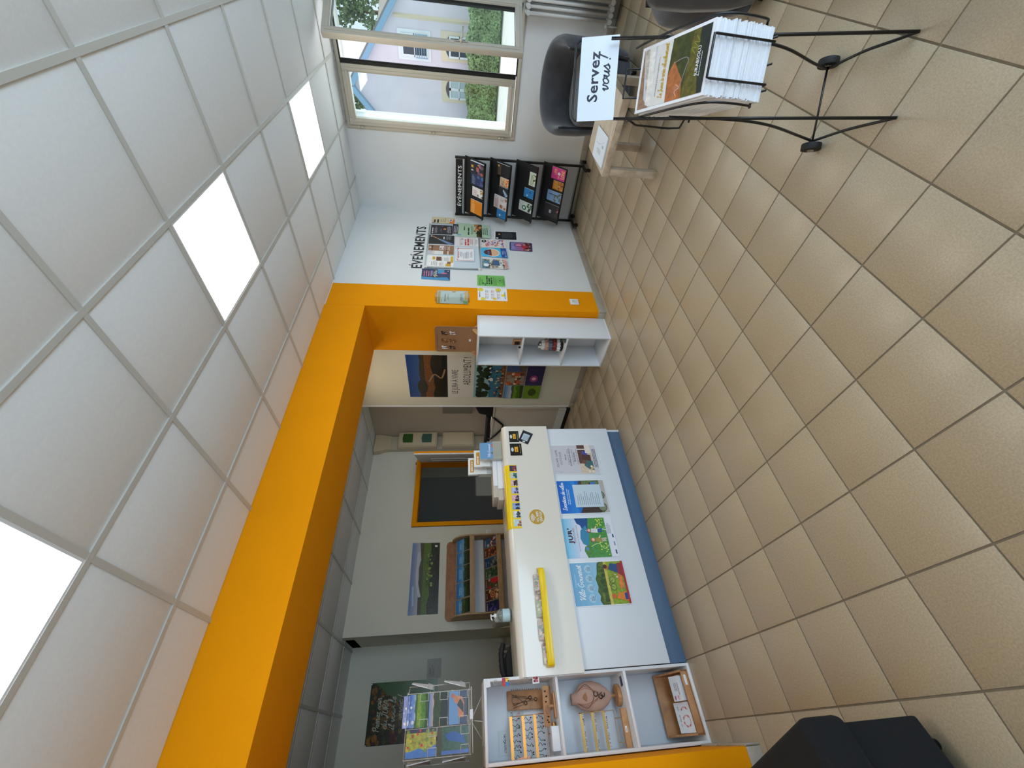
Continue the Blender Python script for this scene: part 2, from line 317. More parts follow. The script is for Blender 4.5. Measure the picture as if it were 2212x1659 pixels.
class Art:
    def __init__(s, w, h, base=(240, 240, 240), thick=.0006):
        s.w, s.h, s.v, s.f, s.c, s.z, s.th = w, h, [], [], [], thick, thick
        s.layer = 0; s.base = base
    def _n(s): s.z += .00009; return s.z
    def add(s, vs, fs, col, amp=0):
        z = s._n(); k = len(s.v); s.v += [(x, y, z) for x, y in vs]; s.f += [[i+k for i in f] for f in fs]; s.c += [(col, amp)]*len(fs); return s
    def rect(s, x0, y0, x1, y1, col, amp=0): return s.add([(x0, y0), (x1, y0), (x1, y1), (x0, y1)], [(0, 1, 2, 3)], col, amp)
    def bg(s, col, m=0, amp=0): return s.rect(m, m, s.w-m, s.h-m, col, amp)
    def poly(s, pts, col, amp=0): return s.add(pts, [tuple(range(len(pts)))], col, amp)
    def disc(s, x, y, r, col, n=24, ry=None, amp=0): ry = ry or r; return s.poly([(x+r*math.cos(2*PI*i/n), y+ry*math.sin(2*PI*i/n)) for i in range(n)], col, amp)
    def blobs(s, x0, y0, x1, y1, cols, n, r, seed=0, amp=.2):
        R = random.Random(seed)
        for i in range(n): 
            rr = r*R.uniform(.5, 1.2); s.disc(min(max(R.uniform(x0, x1), x0+rr), x1-rr), min(max(R.uniform(y0, y1), y0+rr), y1-rr), rr, R.choice(cols), 7, amp=amp)
        return s
    def grad(s, x0, y0, x1, y1, cb, ct, n=8, amp=0):
        for i in range(n):
            t = (i+.5)/n; s.rect(x0, y0+(y1-y0)*i/n, x1, y0+(y1-y0)*(i+1)/n, tuple(cb[k]*(1-t)+ct[k]*t for k in range(3)), amp); s.z -= .00009
        s.z += .00009; return s
    def ridge(s, x0, x1, y0, hs, col, amp=0):
        n = len(hs); return s.poly([(x0, y0), (x1, y0)]+[(x1-(x1-x0)*i/(n-1), y0+hs[n-1-i]) for i in range(n)], col, amp)
    def land(s, x0, y0, x1, y1, sky=((220, 225, 230), (80, 130, 190)), far=(70, 90, 80), mid=(70, 100, 40), near=(40, 60, 25), seed=1, hz=.55):
        R = random.Random(seed); H = y1-y0; yh = y0+H*hz
        s.grad(x0, yh, x1, y1, sky[0], sky[1], 6, .04); s.rect(x0, y0, x1, yh, mid, .35)
        s.ridge(x0, x1, yh-H*.05, [H*(.08+.07*R.random()) for _ in range(9)], far, .2)
        s.ridge(x0, x1, y0, [H*(.3+.12*R.random()) for _ in range(9)], near, .4)
        s.ridge(x0, x1, y0, [H*(.1+.1*R.random()) for _ in range(7)], tuple(c*.6 for c in near), .4); return s
    def text(s, t, x, y, cap, col, al='L', w=None, bold=0, shear=0, sx=1):
        vs, fs, tw = tpolys(t, bold)
        if w: sx = w/(tw*cap)
        W = tw*cap*sx; ox = x-(W/2 if al == 'C' else W if al == 'R' else 0)
        return s.add([(ox+vx*cap*sx+shear*vy*cap, y+vy*cap) for vx, vy in vs], fs, col)
    def words(s, x, y, w, cap, col, seed=0, rows=1, gap=2.0, al='L'):
        R = random.Random(seed)
        for r in range(rows):
            ww = w*R.uniform(.7, 1); px = x+(w-ww)/2 if al == 'C' else x; end = px+ww
            k = len(s.v); 
            while px < end-cap*.5:
                l = min(cap*R.uniform(1.2, 4.5), end-px); s.rect(px, y-r*cap*gap, px+l, y-r*cap*gap+cap*.75, col); s.z -= .00009; px += l+cap*.5
        s.z += .00009; return s
    def stroke(s, pts, wd, col, k=5):
        P = crom([Vector((p[0], p[1], 0)) for p in pts], k) if len(pts) > 2 else [Vector((p[0], p[1], 0)) for p in pts]
        vs = []; 
        for i, p in enumerate(P):
            t = P[min(i+1, len(P)-1)]-P[max(i-1, 0)]
            t = t.normalized() if t.length > 1e-9 else Vector((1, 0, 0)); n = Vector((-t.y, t.x, 0))*wd/2
            if i == 0: p = p-t*wd*.4
            if i == len(P)-1: p = p+t*wd*.4
            vs += [(p.x+n.x, p.y+n.y), (p.x-n.x, p.y-n.y)]
        return s.add(vs, [(2*i, 2*i+1, 2*i+3, 2*i+2) for i in range(len(P)-1)], col)
    def script(s, t, x, y, xh, col, wd=.18, shear=.25, w=None, al='L', rot=0):
        tot = sum(SCR.get(c, (.8, []))[0] for c in t)*xh; sx = w/tot if w else 1
        px = x-(tot*sx/2 if al == 'C' else 0); cr, sr = math.cos(rot), math.sin(rot); x00 = px
        for c in t:
            adv, st = SCR.get(c, (.8, []))
            for pts in st:
                q = [((px-x00)+(a*xh+shear*b*xh)*sx, b*xh) for a, b in pts]
                s.stroke([(x00+a*cr-b*sr, y+a*sr+b*cr) for a, b in q], wd*xh, col, 4); s.z -= .00009
            px += adv*xh*sx
        s.z += .00009; return s
    def build(s, name, quad, parent=None, m=None, base=None, two=True, curve=0, thick=None):
        # quad: world TL, TR, BR, BL
        TL, TR, BR, BL = [Vector(q) for q in quad]; N = (BR-TR).cross(TL-TR).normalized()*1.0
        N = (TR-TL).cross(BL-TL).normalized(); N = -N   # towards the reader
        th = thick or s.th
        def P(x, y, z):
            u, v = x/s.w, y/s.h; b = BL*(1-u)+BR*u; t = TL*(1-u)+TR*u
            return b*(1-v)+t*v+N*(z+(th-s.th)+curve*(1-v))
        off = basis(parent) if parent is not None else (TL+TR+BR+BL)/4
        vs = [P(*v)-off for v in s.v]; fs = list(s.f); cs = list(s.c); k = len(vs); w, h = s.w, s.h
        ny = 8 if curve else 1
        for j in range(ny+1):
            y = h*j/ny
            for x, z in ((0, s.th), (w, s.th), (w, s.th-th), (0, s.th-th)): vs.append(P(x, y, z)-off)
        nb = len(fs)
        for j in range(ny):
            a = k+4*j; b_ = a+4
            fs += [[a, a+1, b_+1, b_], [a+1, a+2, b_+2, b_+1], [a+2, a+3, b_+3, b_+2], [a+3, a, b_, b_+3]]
        fs += [[k+3, k+2, k+1, k], [k+4*ny+i for i in range(4)]]
        cs += [(base or s.base, 0)]*(len(fs)-nb)
        me = bpy.data.meshes.new(name); me.from_pydata([tuple(v) for v in vs], [], fs)
        at = me.color_attributes.new('Col', 'FLOAT_COLOR', 'CORNER'); arr = []
        for p, (c, amp) in zip(me.polygons, cs):
            l = lin(c); arr += [l[0], l[1], l[2], amp]*p.loop_total
        at.data.foreach_set('color', arr); me.update()
        return link(name, me, m or PAPER, parent, None if parent is not None else off)
def wq(x0, x1, z0, z1, y): return [(x0, y, z1), (x1, y, z1), (x1, y, z0), (x0, y, z0)]   # on a wall facing -Y
def wqx(y0, y1, z0, z1, x): return [(x, y1, z1), (x, y0, z1), (x, y0, z0), (x, y1, z0)]   # on a wall facing -X (reader looks towards +X)
# ================================================================== THE ROOM
def struct(name, loc=(0, 0, 0), label=None):
    o = bpy.data.objects.new(name, None); o.location = loc; C.objects.link(o); o['kind'] = 'structure'
    if label: o['label'] = label
    return o
XW, YP, XR, YB, YC, XA = 5.14, 2.595, 3.18, 5.58, 6.2, 3.63
X0, Y0 = -2.2, -2.6
T = .30103; G = .0032
# ---- floor: grout bed with every tile an object
fl = box('floor', M['grout'], X0, 5.6, Y0, 7.2, -.12, -.004); fl['kind'] = 'structure'
def shared(m, mb, name, bevel=0):
    o = mb.build(name, m, None, bevel); me = o.data; bpy.data.objects.remove(o); return me
tme = shared(M['tile'], MB().box(-T/2+G, T/2-G, -T/2+G, T/2-G, -.008, 0), 'tile', .0012)
from bpy_extras.object_utils import world_to_camera_view
bpy.context.view_layer.update()
def seen(p, mg=.03):
    q = world_to_camera_view(sc, cam, Vector(p)); return q.z > 0 and -mg < q.x < 1+mg and -mg < q.y < 1+mg
# (the frame of this picture is 4:3, set here only for the visibility estimate)
sc.render.resolution_x, sc.render.resolution_y = 2212, 1659
cand = []
for i in range(-8, 18):
    for j in range(-19, 13):
        x, y = .00646+T*(i+.5), 2.83493+T*(j+.5)
        if not (X0 < x < 5.2 and Y0 < y < 5.7): continue
        if y > YP+.1 and x > XR+.1: continue
        vis = any(seen((x+a*T/2, y+b*T/2, 0), 0) for a in (-1, 0, 1) for b in (-1, 0, 1))
        hid = (y > 3.35 and x < 2.0) or (y > 3.12 and x < 2.05) or (y > 4.6)
        cand.append((not vis or hid, math.hypot(x, y), x, y))
cand.sort(); rest = MB()
for k, (nv, d, x, y) in enumerate(cand):
    if not nv and k < 298:
        o = bpy.data.objects.new('tile', tme); C.objects.link(o); o.parent = fl; o.location = (x, y, 0)
    else: rest.box(x-T/2+G, x+T/2-G, y-T/2+G, y+T/2-G, -.008, 0)
tag(rest.build('tile', M['tile'], fl), kind='stuff')
# ---- ceilings: hung grid of 600 mm tiles
def ceiling(name, x0, x1, y0, y1, ox, oy, panels=(), nx=.6, ny=.6):
    ce = box(name, M['cgrid'], x0, x1, y0, y1, CEIL+.03, CEIL+.12); ce['kind'] = 'structure'
    i0, i1 = math.floor((x0-ox)/nx), math.ceil((x1-ox)/nx); j0, j1 = math.floor((y0-oy)/ny), math.ceil((y1-oy)/ny)
    cme = shared(M['ctile'], MB().box(-nx/2+.008, nx/2-.008, -ny/2+.008, ny/2-.008, .0, .016), 'ceiling_tile', .002)
    for i in range(i0, i1):
        for j in range(j0, j1):
            a, b = max(ox+i*nx, x0), min(ox+(i+1)*nx, x1); c, d = max(oy+j*ny, y0), min(oy+(j+1)*ny, y1)
            if b-a < .03 or d-c < .03 or (i, j) in panels: continue
            if b-a > nx-.01 and d-c > ny-.01:
                o = bpy.data.objects.new('ceiling_tile', cme); C.objects.link(o); o.parent = ce; o.location = ((a+b)/2, (c+d)/2, CEIL+.006)
            else: box('ceiling_tile', M['ctile'], a+.004, b-.004, c+.004, d-.004, CEIL+.006, CEIL+.022, ce)
    for i in range(i0, i1+1):
        x = ox+i*nx
        if x0 < x < x1: box('grid_bar', M['cgrid'], x-.012, x+.012, y0, y1, CEIL, CEIL+.03, ce)
    for j in range(j0, j1+1):
        y = oy+j*ny
        if y0 < y < y1: box('grid_bar', M['cgrid'], x0, x1, y-.012, y+.012, CEIL-.0008, CEIL+.03, ce)
    return ce
GX, GY = 1.18261, 1.03038
ceiling('ceiling', X0, XW, Y0, YP, GX, GY, panels=((-2, 0), (1, 0), (4, 0)))
ceiling('ceiling_back', X0, XA, 3.19, YC, .35, 4.52, panels=((3, -2),), nx=.605, ny=.605)
M['led_added'] = mat('added_office_fill_diffuser', (250, 250, 240), .6, emit=OFFICE_FILL_E, ecol=(255, 238, 204))  # for the unseen panel behind the beam, added to brighten the back office
for i, lb in ((0, 'added light panel brightening the office, unseen above the counter behind the beam'), (-2, 'square ceiling light panel cut by the left edge of the picture'), (1, 'square ceiling light panel in the middle of the row of three'), (4, 'square ceiling light panel nearest the window')):
    x, y = (GX+.6*i, GY) if i else (2.1675, 3.3125)
    t = empty('ceiling_light', (x+.3, y+.3, CEIL), lb, 'light')
    fr = MB(); 
    for a in ((x+.012, x+.022, y+.012, y+.588), (x+.578, x+.588, y+.012, y+.588), (x+.022, x+.578, y+.012, y+.022), (x+.022, x+.578, y+.578, y+.588)): fr.box(*a, CEIL+.001, CEIL+.02)
    fr.build('frame', M['white'], t); box('diffuser', M['led'] if i else M['led_added'], x+.022, x+.578, y+.022, y+.578, CEIL+.006, CEIL+.014, t)
# ---- walls
def wallbox(name, m, *a): 
    o = box(name, m, *a); o['kind'] = 'structure'; return o
ZT = CEIL+.12
w = wallbox('wall_poster', M['wall'], XR, XW, YP, YP+.14, 0, ZT)
box('painted_band', M['yellow'], XR-.0006, 3.517, YP-.0012, YP, .073, CEIL, w)
w = wallbox('wall_divider', M['backwall'], XR, XR+.14, YP+.14, 4.175, 0, ZT)
box('painted_band', M['yellow'], XR-.0012, XR, YP-.0006, 3.19, .073, CEIL, w)
box('corner_bead', M['white'], XR-.004, XR+.14, 4.160, 4.182, .073, ZT, w)
w = wallbox('wall_beam', M['yellow'], X0, XR, YP, 3.19, 2.382, ZT)
w = wallbox('wall_column', M['yellow'], X0, -.100, YP, 3.19, 0, 2.382)
# window wall with opening
WY0, WY1, WZ0 = .455, 1.705, .88
w = wallbox('wall_window', M['wall'], XW, XW+.42, Y0, WY0+.02, 0, ZT)
box('wall_piece', M['wall'], XW, XW+.42, WY1-.02, YP+.14, 0, ZT, w); box('wall_piece', M['wall'], XW, XW+.42, WY0+.02, WY1-.02, 0, WZ0+.02, w)
box('wall_piece', M['wall'], XW, XW+.42, WY0+.02, WY1-.02, CEIL, ZT, w)
box('outer_reveal', M['white'], XW+.10, XW+.46, WY1-.055, WY1-.018, WZ0, CEIL, w)
box('outer_sill', M['white'], XW+.06, XW+.50, WY0, WY1, WZ0-.04, WZ0+.03, w)
# entrance wall behind the camera: glazed shop front
w = wallbox('wall_entrance', M['wall'], X0, XW, Y0-.2, Y0, 2.45, ZT)
box('wall_piece', M['wall'], 2.7, XW, Y0-.2, Y0, 0, 2.45, w); box('wall_piece', M['wall'], X0, -1.5, Y0-.2, Y0, 0, 2.45, w); box('wall_piece', M['wall'], -1.5, 2.7, Y0-.2, Y0, 0, .08, w)
for x in (-1.5, -.1, 1.3, 2.66): box('mullion', M['pvc'], x, x+.05, Y0-.12, Y0-.06, .08, 2.45, w)
wallbox('wall_left', M['wall'], X0-.15, X0, Y0-.2, YC+.2, 0, ZT)
# back office
w = wallbox('wall_far', M['backwall'], XA-.47, XA+.15, YB, YB+.14, 2.115, ZT)
box('wall_piece', M['backwall'], 2.24, XA-.47, YB, YB+.14, 2.08, ZT, w); box('wall_piece', M['backwall'], 1.0, 2.24, YB, YB+.62, 0, ZT, w); box('wall_piece', M['wall'], 3.2, XA+.15, YB, YB+.14, 0, 2.115, w)
wallbox('wall_office', M['backwall'], X0, 1.0, YC, YC+.15, 0, ZT)
wallbox('wall_side', M['beige'], XA, XA+.15, 4.175, YB, 0, ZT)
wallbox('wall_corridor', M['greywall'], 1.6, 5.2, 7.0, 7.15, 0, ZT); wallbox('wall_corridor_right', M['greywall'], 4.4, 4.5, 5.7, 7.0, 0, ZT); wallbox('wall_corridor_left', M['greywall'], 1.5, 1.6, 6.2, 7.1, 0, ZT)
wallbox('ceiling_corridor', M['greywall'], 1.0, 5.0, 5.72, 7.1, CEIL-.1, ZT)
d = box('door_2', M['greycab'], 2.2, 3.66, 6.93, 7.0, 0, 2.3); d['kind'] = 'structure'; d['label'] = 'dark grey cupboard door seen through the yellow doorway'
for x in (2.62, 2.72, 2.78): box('moulding', M['greycab'], x, x+.03, 6.905, 6.93, .05, 2.25, d, .006)
# ---- skirting tiles, one object each
def skirt(name, p0, p1, n, first=0.0, z=.072, th=.010):
    # p0->p1 along the wall foot; n = direction into the room
    p0, p1, n = Vector((*p0, 0)), Vector((*p1, 0)), Vector((*n, 0)); L = (p1-p0).length; d = (p1-p0).normalized()
    r = MB().obox(p0, d*L, n*.004, (0, 0, z-.003)).build(name, M['grout']); r['kind'] = 'structure'
    s = -first
    while s < L-.01:
        a, b = max(s, 0)+.0012, min(s+T, L)-.0012
        if b-a > .01: MB().obox(p0+d*a, d*(b-a), n*th, (0, 0, z)).build('tile', M['base'], r, .002)
        s += T
skirt('baseboard_poster', (XR-.01, YP), (XW, YP), (0, -1), .1)
skirt('baseboard_window', (XW, YP-.01), (XW, 0.0), (-1, 0), .05)
skirt('baseboard_divider', (XR, YP), (XR, 4.18), (-1, 0), .0)
skirt('baseboard_column', (-1.2, YP), (-.10, YP), (0, -1), .1)
skirt('baseboard_column_side', (-.10, YP-.01), (-.10, 3.09), (1, 0), .0)
# ---- window: fixed frame, closed left sash, right sash standing open
wn = struct('window_1', (XW, 1.08, WZ0)); wn['label'] = 'tall two-sash window with greyed beige frame, right sash standing open'
P = M['pvc']; zt = CEIL-.004; xf0, xf1 = XW-.028, XW+.04
def ring(mb, x0, x1, ya, yb, za, zb, w, wb=None): 
    wb = wb or w
    mb.box(x0, x1, ya, ya+w, za, zb); mb.box(x0, x1, yb-w, yb, za, zb); mb.box(x0, x1, ya+w, yb-w, za, za+wb); mb.box(x0, x1, ya+w, yb-w, zb-w, zb); return mb
ring(MB(), XW-.006, XW+.06, WY0, WY1, WZ0, zt, .045).build('frame', P, wn, .003)
ring(MB(), xf0+.012, XW-.006, WY0+.012, WY1-.012, WZ0+.012, zt-.012, .03).build('frame_lip', P, wn, .003)
ring(MB(), XW-.040, XW+.03, 1.105, 1.655, .935, 2.690, .068, .07).build('sash', P, wn, .004)
s1 = [c for c in wn.children if c.name.startswith('sash')][0]
ring(MB(), XW-.046, XW-.040, 1.135, 1.625, .965, 2.660, .026).build('glazing_bead', P, s1, .002)
box('pane', M['pane'], XW-.006, XW-.002, 1.17, 1.59, 1.0, 2.625, s1)
ring(MB(), XW-.010, XW-.0061, 1.166, 1.594, .998, 2.63, .006).build('seal', M['seal'], s1)
MB().box(XW-.03, XW+.03, 1.078, 1.104, .935, 2.690).build('seal', M['seal'], wn)
ring(MB(), XW-.02, XW-.0061, .50, 1.078, .925, 2.697, .012).build('seal', M['seal'], wn)
for z in (1.04, 1.815, 2.585): 
    MB().cyl((XW-.04, 1.672, z-.03), (XW-.04, 1.672, z-.002), .008).cyl((XW-.04, 1.672, z+.002), (XW-.04, 1.672, z+.03), .008).build('hinge', P, wn)
# open sash in its own frame: hinge line at (5.11,.505), free edge towards (4.60,.81)
hx, hy = 5.105, .505; dv = Vector((4.612-hx, .812-hy, 0)); SWd = dv.length; dv.normalize(); nv = Vector((dv.y, -dv.x, 0)); nv = nv if nv.x < 0 else -nv
def SP(a, b, z): p = Vector((hx, hy, 0))+dv*a+nv*b; return (p.x, p.y, z)
def sring(a0, a1, z0, z1, b0, b1, w):
    mb = MB()
    for (p, q, zz0, zz1) in ((a0, a0+w, z0, z1), (a1-w, a1, z0, z1), (a0+w, a1-w, z0, z0+w), (a0+w, a1-w, z1-w, z1)):
        mb.hexa([SP(p, b0, zz0), SP(q, b0, zz0), SP(q, b1, zz0), SP(p, b1, zz0), SP(p, b0, zz1), SP(q, b0, zz1), SP(q, b1, zz1), SP(p, b1, zz1)])
    return mb
s2 = sring(0, SWd, .94, 2.690, -.03, .03, .068).build('open_sash', P, wn, .004)
sring(.03, SWd-.03, .97, 2.66, .03, .036, .026).build('glazing_bead', P, s2, .002)
sring(.064, SWd-.064, 1.004, 2.626, -.031, .012, .006).build('seal', M['seal'], s2)
MB().hexa([SP(a, b, z) for z in (1.008, 2.622) for a, b in ((.068, 0), (SWd-.068, 0), (SWd-.068, .004), (.068, .004))]).build('pane', M['pane'], s2)
hd = MB().cyl(SP(SWd-.034, .03, 1.50), SP(SWd-.034, .075, 1.50), .011); hd.tube([SP(SWd-.034, .075, 1.50), SP(SWd-.05, .08, 1.49), SP(SWd-.15, .08, 1.485)], .009)
hd.obox(SP(SWd-.05, .03, 1.44), dv*.03, nv*.006, (0, 0, .12)); hd.build('handle', P, s2)
# ---- doorway in the far wall: ochre frame, leaf swung open into the office
dr = struct('door_1', (2.7, YB, 0)); dr['label'] = 'doorway with ochre moulded frame in the far wall, white door leaf swung open'
for k, (w0, y0) in enumerate(((.062, YB-.014), (.048, YB-.022), (.018, YB-.028))):
    mb = MB(); a, b, zt2 = 2.222+.0*k, 3.245, 2.098
    mb.box(2.222, 2.222+w0, y0, YB, 0, zt2); mb.box(b-w0, b, y0, YB, 0, zt2); mb.box(2.222+w0, b-w0, y0, YB, zt2-w0, zt2)
    mb.build('frame_moulding', M['yellow'], dr, .003)
MB().box(2.272, 2.285, YB, YB+.14, 0, 2.045).box(3.185, 3.199, YB, YB+.14, 0, 2.045).box(2.285, 3.185, YB, YB+.14, 2.032, 2.045).build('frame_lining', M['yellow'], dr)
hv = Vector((2.775-3.16, 4.66-5.53, 0)); hL = hv.length; hv.normalize(); hn = Vector((-hv.y, hv.x, 0)); hn = hn if hn.x < 0 else -hn
def DP(a, b, z): p = Vector((3.17, 5.535, 0))+hv*a+hn*b; return (p.x, p.y, z)
lf = MB().hexa([DP(a, b, z) for z in (.01, 2.045) for a, b in ((0, 0), (hL, 0), (hL, -.04), (0, -.04))]).build('door_leaf', M['wall'], dr, .002)
MB().hexa([DP(a, b, z) for z in (.01, 2.045) for a, b in ((hL, -.018), (hL+.003, -.018), (hL+.003, -.04), (hL, -.04))]).build('painted_edge', M['yellow'], lf)
for a in (.25, .5): MB().hexa([DP(a+c, b, z) for z in (.2, 1.86) for c, b in ((0, 0), (.03, 0), (.03, .012), (0, .012))]).build('moulding', M['white'], lf)
# ================================================================== OUTSIDE
gr = box('ground', M['asph'], 5.7, 60, -30, 40, -.2, 0.0); gr['kind'] = 'structure'
XF = 22.0
hs = empty('house', (XF, 4.5, 0), 'pale mauve rendered gable house across the road with pale blue roof edge', 'house')
wb = MB(); gy = [(2.4, 0), (9.4, 0), (9.4, 3.1), (5.52, 6.25), (2.4, 4.05)]
wb.prism([(y, z) for y, z in gy], (XF, 0, 0), (0, 1, 0), (0, 0, 1), (8, 0, 0)).build('gable_wall', M['facade'], hs)
def strip(p, q, w, x0, x1): 
    p, q = Vector((0, *p)), Vector((0, *q)); d = (q-p).normalized(); n = Vector((0, -d.z, d.y)); n = n if n.z > 0 else -n
    return [(x0, *(p)[1:]), (x1, *(p)[1:]), (x1, *q[1:]), (x0, *q[1:]), (x0, *(p+n*w)[1:]), (x1, *(p+n*w)[1:]), (x1, *(q+n*w)[1:]), (x0, *(q+n*w)[1:])]
MB().hexa(strip((2.1, 3.84), (5.52, 6.25), .2, XF-.25, XF+8)).hexa(strip((5.52, 6.25), (9.7, 2.9), .2, XF-.25, XF+8)).build('roof_edge', M['zinc'], hs)
MB().hexa(strip((1.95, 3.95), (5.55, 6.48), .1, XF-.1, XF+8)).hexa(strip((5.5, 6.48), (9.9, 3.0), .1, XF-.1, XF+8)).build('roof_tiles', M['slate'], hs)
def hwin(y0, y1, z0, z1, arch=0, sh=False, cur=False, x=XF, par=None):
    s = box('window_surround', M['white'] if not arch else M['cfac'], x-.05, x, y0-.13, y1+.13, z0-.12, z1+.14+arch, par or hs)
    g = box('glass', M['curtain'] if cur else M['darkglass'], x-.06, x-.05, y0, y1, z0, z1, s)
    f = MB(); ym = (y0+y1)/2
    ring(f, x-.09, x-.06, y0, y1, z0, z1, .07); f.box(x-.09, x-.06, ym-.05, ym+.05, z0, z1); f.box(x-.09, x-.06, y0, y1, z0+(z1-z0)*.5, z0+(z1-z0)*.5+.03); f.build('window_frame', M['white'], s)
    if arch: MB().prism([(y0+(y1-y0)*i/8, arch*.8*math.sin(PI*i/8)) for i in range(9)], (x-.055, 0, z1), (0, 1, 0), (0, 0, 1), (-.01, 0, 0)).build('arched_head', M['darkglass'], s)
    if sh: 
        r = MB()
        for i in range(5): r.cyl((x-.2, y0, z0+.06+i*.1), (x-.2, y1, z0+.06+i*.1), .012, n=6)
        r.cyl((x-.2, y0, z0), (x-.2, y0, z0+.5), .015, n=6); r.cyl((x-.2, y1, z0), (x-.2, y1, z0+.5), .015, n=6); r.build('window_railing', M['zinc'], s)
hwin(3.50, 4.28, 2.98, 4.08, sh=True); hwin(3.44, 4.2, 1.2, 2.1, .2); hwin(4.95, 5.72, 1.2, 2.1, .2, cur=True)
wg = hs
MB().hexa([(21.9, 2.95, 0), (31, -2.5, 0), (33, 0, 0), (24, 5, 0), (21.9, 2.95, 4.3), (31, -2.5, 4.3), (33, 0, 4.3), (24, 5, 4.3)]).build('wing_wall', M['cfac'], wg)
MB().hexa([(21.8, 2.5, 4.3), (31, -3.0, 4.3), (33, 0, 4.6), (24, 5, 4.6), (21.8, 2.5, 4.42), (31, -3.0, 4.42), (33, 0, 5.6), (24, 5, 5.6)]).build('eave', M['slate'], wg)
def wingp(t, z, o=0): return (21.9+9.1*t-o*.51, 2.95-5.45*t-o*.86, z)
for t0, t1, z0, z1 in ((.05, .12, 1.2, 2.1), (.18, .26, 2.9, 3.9)):
    MB().hexa([wingp(t0, z0, .02), wingp(t1, z0, .02), wingp(t1, z0, .08), wingp(t0, z0, .08), wingp(t0, z1, .02), wingp(t1, z1, .02), wingp(t1, z1, .08), wingp(t0, z1, .08)]).build('window', M['curtain'], wg)
# ivy hedge
hg = empty('ivy_hedge', (20.6, 4, 0), 'clipped ivy hedge along the road in front of the gable house', 'hedge')
box('hedge_core', M['leafd'], 20.75, 21.2, -3, 12, 0, 1.25, hg)
R = random.Random(4); lm = MB()
for k in range(15000):
    y = R.uniform(1.4, 8.6); z = R.uniform(.08, 1.36); x = 20.72+.05*math.sin(y*5+z*3)+R.uniform(-.1, .05)
    if z > 1.22: x = R.uniform(20.65, 21.2); z = 1.24+.08*math.sin(y*4)+R.uniform(-.05, .09)
    s_ = R.uniform(.03, .06); a = R.uniform(0, 6.28); n = Vector((-1, R.uniform(-.8, .8), R.uniform(-.4, 1.0))).normalized(); u = n.orthogonal().normalized(); v = n.cross(u); u, v = u*math.cos(a)+v*math.sin(a), v*math.cos(a)-u*math.sin(a)
    c = Vector((x, y, z)); lm.add([c-u*s_, c+v*s_*.9, c+u*s_*1.2, c-v*s_*.9], [(0, 1, 2, 3)])
tag(lm.build('ivy_leaves', M['leaf'], hg), kind='stuff')
def tree(x, y, z0, h, r, lb, seed, n=2600):
    t = empty('tree', (x, y, 0), lb, 'tree'); MB().cyl((x, y, 0), (x, y, z0+h*.8), .22, .05, 10).build('trunk', M['bark'], t)
    R = random.Random(seed); mb = MB()
    for k in range(n):
        q = R.random(); zz = z0+h*q; rr = r*(1-q*.8)*(.75+.35*math.sin(q*21))*R.uniform(.3, 1); a = R.uniform(0, 6.28)
        c = Vector((x+rr*math.cos(a), y+rr*math.sin(a), zz)); s_ = R.uniform(.08, .18)
        nn = Vector((R.uniform(-1, 1), R.uniform(-1, 1), R.uniform(-1, 1))).normalized(); u = nn.orthogonal().normalized(); v = nn.cross(u)
        mb.add([c-u*s_, c+v*s_*.7, c+u*s_, c-v*s_*.7], [(0, 1, 2, 3)])
    tag(mb.build('foliage', M['leafd'], t), kind='stuff')
tree(34, 4.6, 3.5, 8.6, 2.4, 'dark green conifer rising behind the gable roof on its right slope', 3)
tree(34, 9.6, 3.0, 6.2, 2.0, 'small dark tree top just behind the left slope of the gable roof', 7, 1500)
# ================================================================== POSTER WALL
K_ = (20, 20, 24); WH = (240, 242, 246)
YW = YP-.0015
def qz(l, y=YW, lift=0): return [(x, y-lift, z) for x, z in l]
def poster(name, lb, quad, art, cat='poster', group=None, m=None, curve=0):
    o = art.build(name, quad, None, m, curve=curve); return tag(o, lb, cat, group)
A4 = (.21, .297)
# lettering
a = Art(.874, .142, thick=.0003); a.text('EVENEMENTS', 0, .002, .108, K_, w=.874, bold=.035)
for x in (.03, .226): a.poly([(x+.012, .119), (x+.024, .119), (x+.042, .14), (x+.026, .14)], K_)
o = a.build('wall_lettering', [(3.829, YW, 2.038), (4.704, YW, 2.042), (4.706, YW, 1.902), (3.831, YW, 1.896)], None, PAPER, base=(226, 228, 228))
# keep only the letters themselves
bm = bmesh.new(); bm.from_mesh(o.data); bm.faces.ensure_lookup_table(); nf = len(a.f); bmesh.ops.delete(bm, geom=[bm.faces[i] for i in range(nf, len(bm.faces))], context='FACES')
r_ = bmesh.ops.extrude_face_region(bm, geom=bm.faces[:]); bmesh.ops.translate(bm, verts=[v for v in r_['geom'] if isinstance(v, bmesh.types.BMVert)], vec=(0, .0008, 0)); bm.to_mesh(o.data); bm.free()
tag(o, 'black capital lettering ÉVÉNEMENTS on the white wall above the board', 'lettering')
# white board
bd = empty('whiteboard', (4.30, YW, 1.56), 'white enamel board with aluminium frame half covered by posters', 'board')
bx = (3.829, 4.790, 1.262, 1.870)
box('panel', M['wboard'], bx[0], bx[1], YW-.010, YW, bx[2], bx[3], bd)
f = MB(); 
for b in ((bx[0], bx[0]+.018, bx[2], bx[3]), (bx[1]-.018, bx[1], bx[2], bx[3]), (bx[0]+.018, bx[1]-.018, bx[2], bx[2]+.018), (bx[0]+.018, bx[1]-.018, bx[3]-.018, bx[3])): f.box(b[0], b[1], YW-.016, YW-.002, b[2], b[3])
f.build('frame', M['alu'], bd, .003)
for x in (bx[0], bx[1]-.03):
    for z in (bx[2], bx[3]-.03): box('corner_cap', M['rad'], x-.001, x+.031, YW-.018, YW-.001, z-.001, z+.031, bd, .004)
L1 = .0125   # lying on the board
def onb(x0, x1, z0, z1, l=L1): return wq(x0, x1, z0, z1, YW-l)
